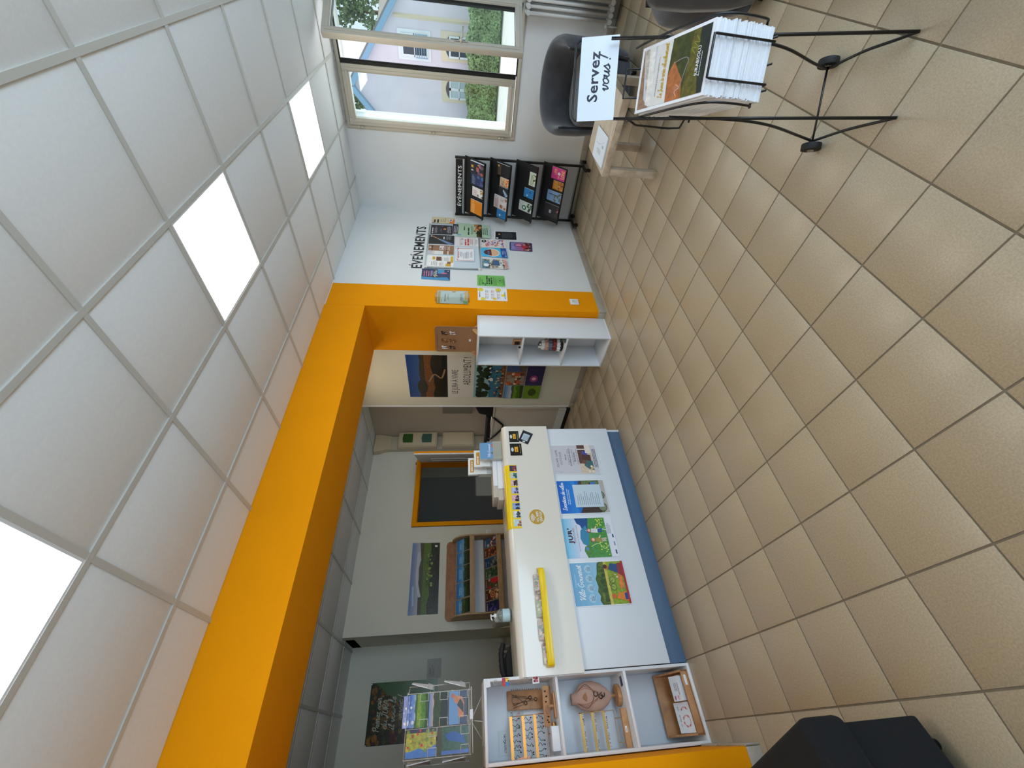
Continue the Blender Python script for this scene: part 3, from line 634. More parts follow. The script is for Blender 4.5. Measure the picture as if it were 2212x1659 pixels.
# --- sheets
a = Art(*A4); a.bg((36, 32, 40), .002, .1); a.words(.02, .262, .17, .018, (230, 225, 230), 31, 1); a.words(.03, .235, .15, .006, (190, 180, 190), 1, 3)
a.words(.07, .15, .06, .02, (120, 120, 160), 12, 1); a.disc(.12, .11, .018, (210, 120, 60), amp=.3); a.disc(.12, .1, .009, (250, 190, 110)); a.blobs(.02, .13, .19, .2, [(80, 78, 90), (60, 58, 70)], 14, .01, 2); a.words(.03, .07, .15, .007, (210, 205, 215), 4, 4, al='C')
poster('poster', 'dark concert poster with a glowing candle and white title, top right of the board', onb(4.522, 4.748, 1.583, 1.846), a)
a = Art(.21, .29); a.bg((222, 206, 168), .003, .05); a.words(.06, .235, .11, .03, (50, 40, 30), 9, 2, 1.3); a.disc(.05, .262, .014, (150, 90, 70))
a.words(.08, .165, .1, .012, (150, 130, 90), 3, 3); a.ridge(.003, .07, .003, [.27, .2, .25, .15, .2, .1, .04], (226, 112, 30), .25); a.ridge(.003, .16, .003, [.06, .1, .05, .08, .03], (236, 134, 44), .25); a.rect(.11, .03, .17, .07, (240, 230, 240)); a.rect(.125, .042, .155, .06, (90, 50, 120))
poster('poster', 'cream poster with orange flames down its side, highest right of the wall sheets', qz([(4.772, 1.853), (4.972, 1.850), (4.966, 1.554), (4.748, 1.57)]), a)
a = Art(.225, .068); a.bg((54, 54, 60)); a.words(.02, .045, .18, .009, (220, 220, 226), 5, 3)
poster('card', 'small dark grey card overlapping the green poster corner', qz([(4.551, 1.584), (4.777, 1.581), (4.772, 1.514), (4.548, 1.52)], lift=.0195), a, 'card')
a = Art(.297, .42); a.bg((182, 212, 184)); a.rect(.02, .35, .05, .40, (120, 170, 200)); a.words(.14, .31, .12, .016, (30, 60, 36), 1, 1); a.words(.04, .255, .22, .022, (30, 60, 36), 13, 1); a.words(.05, .225, .2, .008, (50, 80, 56), 6, 2, al='C')
a.rect(.003, .1, .294, .165, (74, 66, 32), .3); a.blobs(.1, .1, .29, .2, [(196, 124, 66), (150, 90, 48), (220, 150, 90)], 16, .02, 3); a.ridge(.003, .14, .1, [.01, .03, .05, .08, .06, .02], (34, 44, 20), .2); a.words(.04, .08, .2, .012, (40, 70, 46), 8, 3, al='C')
poster('poster', 'large pale green poster with an autumn forest band, right of the board', qz([(4.49, 1.549), (4.818, 1.542), (4.787, 1.131), (4.489, 1.134)], lift=.0175), a)
a = Art(*A4); a.bg((34, 30, 30), .002, .1); a.poly([(.02, .003), (.0, .06), (.11, .19), (.12, .17)], (110, 140, 180), .1); a.poly([(.1, .165), (.17, .26), (.205, .285), (.12, .175)], (200, 140, 112), .1); a.disc(.17, .27, .008, WH); a.words(.115, .115, .09, .018, (220, 225, 230), 3, 1); a.words(.11, .09, .09, .006, (160, 165, 175), 4, 5)
poster('poster', 'black poster with a hand and a blue diagonal light beam on the board', onb(4.303, 4.513, 1.558, 1.856), a)
a = Art(*A4); a.bg((236, 234, 232)); a.rect(.002, .002, .21, .12, (150, 108, 80), .1); a.rect(.08, .002, .21, .29, (158, 112, 82), .12)
for z in (.22, .06): a.rect(.002, z, .08, z+.016, (226, 206, 190)); a.rect(.08, z+.02, .205, z+.034, (84, 60, 48), .15)
a.rect(.002, .24, .08, .292, (200, 196, 204)); a.disc(.15, .27, .011, WH)
for z, t in ((.145, 'LA FETE'), (.118, 'DU BOIS')): a.rect(.10, z-.005, .19, z+.018, WH); a.words(.105, z, .08, .014, (150, 90, 60), int(z*100), 1)
a.words(.1, .09, .09, .007, (240, 220, 200), 2, 4)
poster('poster', 'brown wood-plank poster with white label boxes in the top row on the board', onb(4.095, 4.285, 1.559, 1.855), a)
a = Art(*A4); a.bg((246, 244, 240)); a.rect(.13, .20, .19, .232, (214, 166, 50), .15); a.rect(.11, .135, .19, .19, (110, 70, 50), .3); a.words(.02, .235, .09, .007, (120, 110, 110), 3, 4, 2.6); a.words(.1, .125, .09, .008, (70, 70, 80), 7, 1)
a.rect(.01, .03, .06, .085, (216, 164, 40), .1); a.rect(.01, .03, .2, .004+.03, (216, 164, 40)); a.rect(.08, .004, .2, .03, (220, 176, 66), .1); a.rect(.06, .03, .1, .07, (140, 90, 60), .3); a.words(.02, .15, .07, .006, (190, 110, 110), 8, 4); a.words(.11, .1, .08, .006, (130, 130, 130), 9, 5); a.disc(.02, .02, .012, WH)
poster('poster', 'white sheet collage with ochre yellow blocks, leftmost on the board', onb(3.855, 4.068, 1.560, 1.857), a)
a = Art(*A4); a.bg((232, 228, 228)); 
for z in (.24, .225, .13, .06): a.rect(.01, z, .2, z+.003, (210, 160, 140))
a.blobs(.03, .2, .18, .235, [(120, 110, 110), (214, 190, 180)], 12, .008, 5); a.words(.02, .165, .17, .024, (206, 70, 66), 21, 2, 1.25); a.words(.04, .115, .13, .006, (200, 120, 120), 6, 3, al='C'); a.rect(.01, .01, .2, .055, (240, 240, 242)); a.disc(.03, .03, .008, WH); a.words(.06, .05, .12, .006, (120, 120, 128), 7, 2)
poster('poster', 'white poster with red festival lettering, under the black poster on the board', onb(4.290, 4.500, 1.256, 1.551, .0112), a)
a = Art(.275, .205); a.bg((246, 247, 250)); 
for x in (.012, .255): a.rect(x, .005, x+.008, .18, (196, 60, 70), .2)
a.rect(.012, .185, .263, .190, (190, 66, 76)); a.blobs(.005, .17, .04, .2, [(200, 80, 90), (236, 200, 205)], 7, .009, 1); a.blobs(.235, .17, .27, .2, [(200, 80, 90), (236, 200, 205)], 7, .009, 2)
a.words(.06, .168, .16, .012, (176, 50, 60), 6, 1); a.words(.09, .145, .1, .006, (90, 90, 100), 2, 2, al='C')
for i in range(4): a.disc(.05, .115-.016*i, .003, K_); a.words(.06, .112-.016*i, .14, .006, (70, 70, 80), i+3)
a.words(.07, .04, .13, .005, (150, 150, 160), 4, 3)
poster('sheet', 'white programme sheet framed by red curtain lines, lower middle of the board', onb(3.974, 4.250, 1.334, 1.540), a, 'sheet', curve=.006)
a = Art(.18, .3); a.bg((238, 228, 224)); a.blobs(.01, .02, .17, .24, [(232, 120, 90), (206, 90, 100), (150, 120, 190), (240, 170, 140), (226, 205, 215), (90, 120, 180)], 60, .012, 8); a.disc(.135, .262, .028, K_); a.rect(.122, .254, .148, .27, (200, 200, 204)); a.words(.03, .235, .08, .008, (210, 110, 110), 1, 3)
poster('poster', 'poster crowded with coral and violet shapes, black disc on top, under the board', qz([(4.301, 1.257), (4.472, 1.247), (4.485, .952), (4.299, .957)], lift=.003), a, curve=.004)
a = Art(.2, .3); a.bg((70, 190, 236)); a.disc(.1, .17, .085, (250, 252, 253)); a.disc(.1, .17, .078, (236, 190, 150)); a.ridge(.03, .17, .18, [.02, .07, .085, .09, .085, .07, .02], (92, 48, 38)); a.rect(.055, .205, .14, .225, (90, 110, 170)); a.rect(.004, .004, .196, .07, (42, 74, 156)); a.rect(.02, .012, .05, .03, (120, 190, 230)); a.words(.07, .05, .1, .008, (200, 215, 240), 3, 3)
poster('poster', 'bright blue poster with round brown and peach shape below the board', qz([(4.111, 1.249), (4.288, 1.252), (4.284, .958), (4.083, .948)], lift=.003), a, curve=.008)
a = Art(.19, .29); a.bg((226, 222, 212)); a.rect(.003, .2, .187, .287, (90, 140, 160), .2); a.blobs(.01, .03, .18, .28, [(90, 130, 150), (220, 190, 90), (70, 70, 60), (190, 180, 160), (236, 236, 230), (150, 110, 80)], 70, .012, 11, .3)
a.disc(.06, .24, .03, (240, 244, 248)); a.rect(.06, .09, .15, .17, (70, 100, 140), .3); a.rect(.003, .003, .187, .035, (236, 180, 176)); a.words(.02, .022, .14, .007, (190, 70, 70), 5, 2)
poster('poster', 'busy comic style poster with teal top, leftmost of the three sheets below the board', qz([(3.872, 1.251), (4.063, 1.246), (4.051, .973), (3.868, .955)], lift=.003), a, curve=.006)
a = Art(.205, .285); a.bg(WH); a.bg((24, 24, 28), .012, .1); a.disc(.04, .25, .014, WH); a.disc(.13, .225, .013, (236, 170, 90)); a.words(.03, .19, .15, .005, (120, 120, 126), 2, 13, 2.2, 'C'); a.rect(.013, .013, .19, .05, (40, 44, 54), .3)
poster('notice', 'black notice with white margin low on the wall beside the leaflet rack', qz([(4.488, 1.084), (4.696, 1.072), (4.706, .791), (4.495, .801)]), a, 'notice')
a = Art(.2, .28); 
def rr(a, m, r, col, amp=0):
    w, h = a.w, a.h; pts = []
    for cx, cy, s in ((w-m-r, m+r, 3), (w-m-r, h-m-r, 0), (m+r, h-m-r, 1), (m+r, m+r, 2)):
        for i in range(6): t = (s+i/5)*PI/2; pts.append((cx+r*math.cos(t), cy+r*math.sin(t)))
    a.poly(pts, col, amp)
a.base = (224, 230, 238); rr(a, .001, .02, (60, 64, 96)); a.grad(.012, .03, .188, .262, (206, 80, 120), (130, 140, 200), 8); a.disc(.13, .17, .036, (50, 30, 60), ry=.05); a.disc(.13, .17, .027, (226, 140, 170), ry=.04); a.rect(.012, .02, .188, .11, (120, 60, 70), .35); a.blobs(.02, .02, .18, .11, [(60, 40, 46), (200, 160, 150), (170, 60, 70), (230, 200, 190)], 40, .011, 9); a.poly([(.08, .13), (.05, .10), (.09, .05), (.13, .1), (.11, .13)], (200, 50, 60)); a.text('VP', .03, .215, .03, (190, 170, 220), bold=.03)
poster('card', 'pink and violet rounded card, lowest on the white poster wall', qz([(4.266, .917), (4.462, .903), (4.455, .628), (4.252, .642)]), a, 'card')
a = Art(.192, .297); a.bg((124, 196, 96)); D_ = (34, 70, 30); a.words(.02, .27, .15, .007, D_, 1, 3); a.blobs(.005, .2, .06, .28, [(60, 110, 50), (90, 150, 70)], 10, .01, 3, .1); a.words(.03, .185, .15, .02, D_, 22, 3, 1.2)
a.words(.02, .12, .15, .007, (60, 110, 50), 2, 3); a.stroke([(.05, .05), (.1, .085), (.15, .05)], .003, D_); a.stroke([(.05, .05), (.1, .03), (.15, .05)], .003, D_); a.disc(.1, .055, .012, (60, 110, 50)); a.words(.03, .02, .13, .006, D_, 4, 2)
poster('flyer', 'bright green flyer with dark print near the yellow painted edge', qz([(3.557, 1.308), (3.749, 1.305), (3.747, 1.01), (3.554, 1.011)]), a, 'flyer')
a = Art(.2, .297); a.bg((46, 56, 92), 0, .2); a.rect(0, .05, .2, .13, (56, 66, 104), .3); a.rect(.12, .06, .2, .13, (70, 150, 200), .15); a.poly([(0, .297), (.05, .297), (.04, .15), (.06, .03), (0, .0)], (66, 150, 200), .2); a.words(.06, .265, .12, .012, (226, 130, 150), 3, 4, 2.0); a.stroke([(.05, .15), (.08, .17), (.07, .13), (.1, .16), (.12, .14), (.14, .165), (.16, .14), (.18, .15)], .006, (244, 226, 120)); a.rect(.12, .03, .135, .09, (236, 110, 130)); a.words(.08, .195, .1, .007, (170, 180, 220), 7, 5); a.disc(.17, .02, .006, WH)
poster('poster', 'blue and violet poster left of the board with yellow script', qz([(3.635, 1.889), (3.827, 1.892), (3.815, 1.595), (3.619, 1.593)]), a, curve=.004)
# --- on the yellow band
YY = YP-.0028
ho = empty('sheet_holder', (3.345, YY, 1.557), 'clear plastic pocket with white information sheet, higher of the two on the yellow band', 'sheet holder')
a = Art(.205, .303); a.bg((244, 244, 242)); a.rect(.003, .272, .2, .298, (222, 176, 70)); a.disc(.2, .14, .02, (226, 166, 50)); a.words(.03, .222, .16, .010, K_, 8, 1); a.words(.05, .2, .11, .005, (130, 130, 130), 3, 2, al='C'); a.words(.03, .075, .15, .005, (110, 110, 110), 4, 3, al='C')
for i in range(6): a.stroke([(.02+.016*i, .07+.005*(i % 2)), (.03+.012*i, .04)], .002, K_)
a.rect(.004, .004, .05, .045, (120, 170, 90), .3); a.rect(.06, .004, .2, .03, (226, 180, 90)); a.rect(.15, .035, .19, .04, (200, 80, 70)); a.disc(.03, .262, .004, K_); a.disc(.05, .258, .004, K_)
a.build('information_sheet', qz([(3.243, 1.709), (3.44, 1.71), (3.444, 1.406), (3.24, 1.408)], YY, .003), ho)
MB().box(3.232, 3.452, YY-.0055, YY-.0045, 1.402, 1.716).box(3.27, 3.41, YY-.005, YY, 1.716, 1.73).box(3.27, 3.41, YY-.005, YY, 1.388, 1.402).build('pocket', M['acryl'], ho)
a = Art(.207, .303); a.bg((246, 247, 249)); 
for x, y, r in ((.18, .28, .03), (.02, .25, .025), (.03, .13, .02), (.19, .09, .03), (.09, .04, .022)): a.disc(min(max(x, r), .207-r), min(max(y, r), .303-r), r, (240, 216, 60))
a.words(.05, .278, .12, .011, (90, 80, 60), 8, 1); R = random.Random(5)
for i in range(9): a.words(.03+.05*(i % 3), .22-.06*(i//3), .045, .006, (206, 90, 90) if i % 2 else (120, 120, 150), i, 3)
a.words(.03, .02, .15, .008, (60, 60, 60), 3, 1)
poster('sheet', 'white sheet dotted with yellow circles, lower of the two on the yellow band', qz([(3.313, 1.306), (3.517, 1.304), (3.52, 1.001), (3.31, 1.005)], YY), a, 'sheet')
# wall socket
sk = empty('wall_socket', (3.329, YY, .307), 'white square power socket low on the yellow band', 'socket')
box('plate', M['socket'], 3.285, 3.373, YY-.010, YY, .263, .353, sk, .003)
MB().cyl((3.329, YY-.0105, .308), (3.329, YY-.004, .308), .024, n=24).build('socket_well', M['rad'], sk); MB().cyl((3.329, YY-.02, .322), (3.329, YY-.008, .322), .0025).build('earth_pin', M['steel'], sk)
# ---- large tourism panel on the divider wall (faces the counter)
XP = XR-.0015
a = Art(.745, 1.587, thick=.004); a.bg((226, 222, 212))
def sub(a, x0, x1, z0, z1): return x0, z0-.489, x1, z1-.489
a.land(.008, 1.13, .737, 1.58, sky=((60, 90, 140), (24, 60, 130)), far=(66, 50, 30), mid=(120, 72, 30), near=(44, 34, 18), seed=2, hz=.62); a.disc(.2, 1.42, .13, (52, 44, 24), ry=.06, amp=.4); a.stroke([(.3, 1.34), (.42, 1.28), (.36, 1.2), (.5, 1.16)], .02, (150, 120, 90))
a.text('LE JURA À VIVRE', .08, 1.01, .07, (60, 58, 54), w=.42); a.text('ABSOLUMENT !', .24, .865, .085, (60, 58, 54), w=.47)
a.rect(.008, .465, .737, .825, (60, 120, 150), .1); a.rect(.008, .64, .737, .825, (150, 190, 196)); a.blobs(.01, .62, .735, .8, [(24, 44, 22), (36, 60, 30), (30, 50, 26)], 60, .045, 3, .3); a.rect(.008, .465, .737, .51, (120, 86, 60), .3); a.blobs(.02, .48, .73, .58, [(70, 40, 34), (180, 120, 90), (40, 50, 60), (210, 190, 160)], 60, .014, 6); a.blobs(.3, .6, .72, .66, [(230, 230, 226), (60, 80, 130)], 18, .018, 4)
a.land(.008, .225, .25, .455, mid=(110, 150, 30), near=(70, 110, 20), seed=4); a.rect(.26, .225, .49, .455, (150, 90, 60), .3); a.blobs(.265, .23, .485, .45, [(196, 90, 50), (236, 200, 170), (90, 60, 50), (150, 140, 130)], 40, .03, 6, .3); a.rect(.5, .225, .737, .455, (70, 90, 140), .2); a.ridge(.5, .737, .225, [.05, .09, .06, .08], (90, 80, 70), .3)
a.rect(.008, .01, .25, .215, (110, 150, 30), .3); a.disc(.13, .11, .07, (60, 80, 20), ry=.05, amp=.3); a.rect(.26, .01, .6, .215, (44, 36, 90), .2); a.disc(.38, .12, .06, (150, 60, 130), ry=.05, amp=.2); a.disc(.38, .12, .025, (236, 180, 200)); a.rect(.61, .01, .737, .215, (60, 110, 40), .3)
tag(a.build('tourism_panel', wqx(3.243, 3.990, .489, 2.074, XP), None, GLOSSY), 'tall tourism photo panel on the side wall beyond the white shelf unit', 'poster')
# ---- the two bits on the far walls
a = Art(.832, .35); a.land(.0, .0, .832, .35, sky=((206, 196, 186), (96, 130, 180)), far=(70, 76, 58), mid=(84, 112, 44), near=(40, 50, 26), seed=5, hz=.62); a.blobs(.3, .08, .7, .16, [(130, 160, 60), (60, 84, 36)], 40, .014, 3, .3); a.stroke([(.2, .23), (.4, .27), (.7, .26)], .03, (190, 196, 204)); a.stroke([(.1, .3), (.3, .31)], .02, (170, 190, 214)); a.rect(.775, .03, .80, .06, WH)
tag(a.build('landscape_print', [(1.182, YB-.002, 2.052), (2.014, YB-.002, 2.061), (2.006, YB-.002, 1.711), (1.182, YB-.002, 1.701)], None, GLOSSY), 'wide landscape photo print of green valley on the far wall above the leaflet dispenser', 'poster')
a = Art(.554, .80); a.rect(0, 0, .554, .8, (30, 46, 20), .4); a.blobs(0, .0, .554, .79, [(120, 84, 20), (60, 66, 22), (150, 100, 26), (40, 50, 18), (96, 76, 24), (84, 40, 20)], 150, .035, 3, .4); a.poly([(.12, .0), (.554, 0), (.554, .75), (.46, .62), (.36, .45), (.2, .38), (.1, .2)], (62, 104, 56), .06); a.poly([(.14, .25), (.2, .3), (.3, .45), (.4, .42), (.34, .3), (.3, .12), (.2, .16)], (22, 40, 36), .1)
for i, (t, x, w_) in enumerate((('Prenez soin', .11, .30), ('du JURA,', .13, .27), ('il vous le', .12, .29), ('rendra !', .20, .22))): a.script(t, x, .66-.085*i, .036, (196, 200, 176), .22, w=w_)
a.text('JURA', .4, .03, .03, (150, 180, 140), bold=.02)
tag(a.build('nature_poster', [(.078, YC-.002, 2.461), (.632, YC-.002, 2.465), (.626, YC-.002, 1.70), (.072, YC-.002, 1.68)], None, GLOSSY), 'green forest and lake poster with white handwriting on the office wall', 'poster')
for p in ((.085, 2.452), (.622, 2.458)): tag(MB().cyl((p[0], YC-.006, p[1]), (p[0], YC-.002, p[1]), .006).build('push_pin', M['white']), 'white push pin in the %s top corner of the green forest poster' % ('left' if p[0] < .3 else 'right'), 'pin')
a = Art(.2, .16); a.bg((176, 172, 158)); a.words(.02, .13, .12, .008, (120, 116, 104), 3, 4)
tag(a.build('office_notice', wq(.634, .83, 1.66, 1.83, YC-.002)), 'small faded notice just right of the green forest poster', 'notice')
# ================================================================== EVENTS LEAFLET RACK (black, on castors, by the window wall)
rk = empty('leaflet_rack', (4.93, 2.19, 0), 'black metal leaflet rack on castors headed ÉVÉNEMENTS against the corner wall', 'rack')
YA, YBk = 1.852, 2.532
for y in (YA, YBk):
    MB().box(4.935, 4.965, y-.012, y+.012, .06, 1.56).build('upright', M['black'], rk, .004)
    ft = MB().box(4.80, 5.10, y-.013, y+.013, .05, .075).build('foot', M['black'], rk, .004)
    for x in (4.84, 5.08):
        MB().cyl((x, y-.012, .024), (x, y+.012, .024), .024, n=18).box(x-.008, x+.008, y-.014, y+.014, .03, .055).build('castor', M['rubber'], ft)
hb = box('header_board', M['blackm'], 4.925, 4.937, YA+.012, YBk-.012, 1.472, 1.552, rk, .002)
a = Art(.63, .075, thick=.0004); a.bg((14, 14, 16)); a.text('ÉVÉNEMENTS', .335, .012, .04, (236, 238, 240), 'C', w=.47, bold=.02)
a.build('header_lettering', wqx(YA+.02, YBk-.02, 1.474, 1.55, 4.9245), hb)
for z in (1.455, .1): box('cross_bar', M['alu'] if z > 1 else M['black'], 4.94, 4.955, YA, YBk, z-.008, z+.008, rk, .002)
TR = [(1.447, 1.220), (1.160, .930), (.856, .625), (.536, .292)]
TY0, TY1 = 1.826, 2.488
def trp(i, y, s, o=0):   # s metres up the slope from the lip, o out of the tray
    zb_, zl = TR[i]; L = math.hypot(.2, zb_-zl); ux, uz = .2/L, (zb_-zl)/L
    return (4.75+ux*s-uz*o, y, zl+uz*s+ux*o)
for i in range(4):
    L = math.hypot(.2, TR[i][0]-TR[i][1])
    t = MB().hexa([trp(i, TY0, 0, -.006), trp(i, TY0, L, -.006), trp(i, TY1, L, -.006), trp(i, TY1, 0, -.006), trp(i, TY0, 0), trp(i, TY0, L), trp(i, TY1, L), trp(i, TY1, 0)]).build('tray', M['blackm'], rk)
    MB().hexa([trp(i, TY0, -.003, -.006), trp(i, TY0, 0, -.006), trp(i, TY1, 0, -.006), trp(i, TY1, -.003, -.006), trp(i, TY0, -.003, .03), trp(i, TY0, 0, .03), trp(i, TY1, 0, .03), trp(i, TY1, -.003, .03)]).build('lip', M['black'], t)
    MB().box(4.93, 4.95, TY0+.02, TY1+.05, TR[i][0]-.01, TR[i][0]+.005).build('bracket', M['black'], t)
def leaf(i, y0, y1, h, th, art, lb, cat='leaflets'):
    e = empty('leaflet_stack', trp(i, (y0+y1)/2, 0), lb, cat, 'leaflets in the black rack')
    MB().hexa([trp(i, y0, .004, .001), trp(i, y0, h, .001), trp(i, y1, h, .001), trp(i, y1, .004, .001), trp(i, y0, .004, th), trp(i, y0, h, th), trp(i, y1, h, th), trp(i, y1, .004, th)]).build('paper_block', M['paperw'], e)
    art.build('cover', [trp(i, y1, h, th+.0004), trp(i, y0, h, th+.0004), trp(i, y0, .004, th+.0004), trp(i, y1, .004, th+.0004)], e)
def LA(w, h, bgc, seed, cols=None, tx=None, r=.01, n=14, words=None, amp=.1):
    a = Art(w, h); a.bg(bgc, 0, amp)
    if cols: a.blobs(.005, .005, w-.005, h*.55, cols, n, r, seed, .3)
    if words: a.words(.01, h-.03, w-.02, .008, words, seed, 3)
    return a
K2 = 'in the black leaflet rack'
a = LA(.14, .2, (38, 36, 44), 1, [(200, 90, 60), (180, 120, 130), (110, 80, 110)], r=.016, n=24); a.text('5', .03, .15, .03, WH, bold=.04); a.rect(.07, .15, .1, .18, (220, 170, 60)); leaf(0, 1.845, 1.975, .205, .022, a, 'thick dark booklet with orange print, top tray far right '+K2)
a = LA(.14, .2, (44, 58, 92), 2, [(70, 120, 180), (60, 70, 130), (90, 90, 150)], r=.02, n=12, words=(160, 170, 210)); leaf(0, 1.985, 2.105, .2, .006, a, 'blue and violet flyer, top tray second from right '+K2)
a = LA(.12, .17, (240, 238, 234), 3, [(214, 160, 50), (120, 80, 60)], r=.014, n=9, words=(200, 130, 110)); leaf(0, 2.13, 2.235, .175, .006, a, 'white flyer with ochre and brown pictures, top tray '+K2)
a = LA(.15, .2, (242, 148, 26), 4, words=(252, 220, 160)); a.rect(.02, .02, .13, .13, (236, 138, 20)); leaf(0, 2.285, 2.45, .195, .008, a, 'plain orange flyer, top tray far left '+K2)
a = LA(.14, .2, (34, 30, 32), 5, words=(150, 120, 90)); a.disc(.11, .17, .012, (220, 160, 90)); leaf(1, 1.845, 1.98, .2, .008, a, 'large near-black flyer, second tray far right '+K2)
a = LA(.1, .14, (226, 196, 160), 6, [(226, 110, 40), (240, 150, 70)], n=10, r=.014, words=(80, 50, 40)); leaf(1, 1.99, 2.085, .14, .006, a, 'small cream flyer with orange flames, second tray '+K2)
a = LA(.1, .15, (40, 38, 44), 7); a.poly([(.0, .04), (.06, .09), (.08, .08), (.02, .0)], (150, 180, 214)); leaf(1, 2.095, 2.20, .145, .008, a, 'dark flyer with pale blue light beam, second tray '+K2)
a = LA(.15, .2, (222, 210, 210), 8, [(160, 110, 80), (200, 190, 190)], n=8, r=.03, words=(200, 110, 110)); leaf(1, 2.21, 2.36, .2, .016, a, 'thick pale booklet with brown base, second tray '+K2)
a = LA(.12, .15, (40, 124, 190), 9); a.disc(.04, .1, .014, (180, 214, 236)); a.disc(.08, .06, .01, (20, 90, 160)); leaf(1, 2.37, 2.475, .15, .010, a, 'blue booklet, second tray far left '+K2)
a = LA(.15, .1, (212, 226, 200), 10, [(90, 80, 40), (150, 120, 70)], n=5, r=.012, words=(60, 90, 60)); leaf(2, 1.9, 2.05, .1, .006, a, 'low pale green card with autumn corner, third tray right '+K2)
a = LA(.12, .15, (44, 130, 196), 11); a.disc(.03, .1, .012, (180, 214, 236)); a.disc(.08, .06, .014, (24, 90, 150)); leaf(2, 2.095, 2.2, .15, .008, a, 'small blue flyer in the middle of the third tray '+K2)
a = LA(.13, .2, (214, 222, 216), 12, [(50, 80, 50), (120, 140, 120)], n=10, r=.016); a.disc(.05, .12, .032, (30, 120, 70)); a.rect(.035, .11, .065, .135, WH); leaf(2, 2.26, 2.38, .2, .006, a, 'pale booklet with round green emblem, third tray left '+K2)
a = LA(.15, .19, (222, 66, 150), 13); a.text("L'ÉTÉ", .06, .125, .026, (246, 226, 70), w=.07, bold=.03); a.text('LONS', .03, .02, .04, (246, 226, 70), w=.1, bold=.03); a.disc(.08, .09, .02, (240, 230, 240), 7); a.text('DE', .02, .085, .016, (246, 226, 70), bold=.02); leaf(3, 1.84, 1.97, .19, .006, a, "bright pink flyer with yellow lettering, bottom tray far right "+K2)
a = LA(.12, .16, (200, 130, 40), 14, [(90, 70, 40), (210, 170, 120), (150, 60, 40)], r=.012, n=16); 
for x in (.02, .053, .086): a.rect(x, .09, x+.024, .145, (220, 150, 60))
leaf(3, 1.985, 2.085, .15, .006, a, 'amber flyer with three panels, bottom tray '+K2)
a = LA(.14, .2, (130, 170, 220), 15, [(90, 110, 80), (180, 130, 140), (110, 130, 100)], r=.014, n=18); a.rect(.09, .05, .1, .18, (60, 50, 60)); leaf(3, 2.11, 2.23, .2, .012, a, 'sky blue booklet with a dark post, bottom tray '+K2)
a = LA(.16, .21, (44, 42, 46), 16); a.rect(.05, .11, .09, .14, (190, 190, 196)); a.blobs(.02, .01, .14, .05, [(200, 120, 110), (110, 70, 60)], 8, .01, 3, .2); leaf(3, 2.27, 2.43, .21, .008, a, 'charcoal flyer, bottom tray far left '+K2)

# ================================================================== MAGAZINE STAND (front right)
st = empty('magazine_stand', (1.65, .3, 0), 'black wire magazine stand on two wheels holding the Servez vous sign', 'stand')
BK = M['black']
Lf, Rf = Vector((1.479, .320, .006)), Vector((1.610, .108, .006)); Lt, Rt = Vector((1.728, .468, .93)), Vector((1.838, .245, .95))
MB().tube([Lf, Lt], .0055).build('upright_rod', BK, st); MB().tube([Rf, Rt], .0055).build('upright_rod', BK, st)
axL, axR = Vector((1.751, .488, .036)), Vector((1.891, .27, .036))
MB().tube([Lf+Vector((.0, 0, .002)), (1.53, .350, .018), (1.632, .411, .034), axL], .005, smooth=5).build('floor_rod', BK, st)
MB().tube([Rf+Vector((.0, 0, .002)), (1.665, .14, .020), (1.76, .19, .034), axR], .005, smooth=5).build('floor_rod', BK, st)
MB().tube([axL, (1.713, .460, .153), (1.645, .419, .33), (1.625, .407, .491), (1.652, .424, .727)], .005, smooth=6).build('brace_rod', BK, st)
MB().tube([axR, (1.845, .25, .14), (1.785, .212, .30), (1.761, .198, .42), (1.76, .20, .55), (1.79, .217, .77)], .005, smooth=6).build('brace_rod', BK, st)
ad = (axL-axR).normalized()
MB().tube([axL+ad*.02, axR-ad*.02], .004).build('axle', BK, st)
for c, s in ((axL, 1), (axR, -1)):
    c2 = c+ad*s*.022
    w = MB().cyl(c2-ad*.013, c2+ad*.013, .036, n=28).build('wheel', M['rubber'], st, .003)
    MB().cyl(c2-ad*.016, c2+ad*.017, .012, n=16).build('hub_cap', M['steel'], w)
# cover frame: width axis, slope axis, thickness
cTL, cTR, cBR, cBL = [Vector(p) for p in ((1.743, .448, .823), (1.847, .266, .818), (1.610, .134, .698), (1.506, .316, .703))]
wv = (cTR-cTL).normalized(); sv = (cTL-cBL).normalized(); tv = Vector((.02549, .00675, -.21437)); NB = 40
nn = sv.cross(wv).normalized(); nn = nn if nn.z < 0 else -nn
dth = abs(tv.dot(nn))/NB
R = random.Random(12)
spme = None
for k in range(NB):
    j1, j2 = (0, 0) if k == 0 else (R.uniform(-.004, .004), R.uniform(-.005, .003))
    if k in (7, 8, 15, 22): j2 -= .004
    o_ = cBL+tv*(k/NB)+wv*j1+sv*j2
    lb = 'magazine with printed landscape cover on top of the stack' if k == 0 else 'lowest magazine of the stack on the wire stand' if k == NB-1 else 'white edged magazine in the stack under the printed cover'
    e = empty('magazine', o_, lb, 'magazine', None if k == 0 else 'magazines stacked on the wire stand')
    if spme is None or k == 0:
        mb = MB().obox(o_, wv*.21, sv*.297, nn*(dth*.96)); ob = mb.build('page_block', M['paperw'], e)
        if k: pass
        spme = ob.data
    else:
        ob = bpy.data.objects.new('page_block', spme); C.objects.link(ob); ob.parent = e
a = Art(.21, .297); a.bg((240, 241, 246)); a.rect(.01, .01, .2, .287, (206, 208, 214)); 
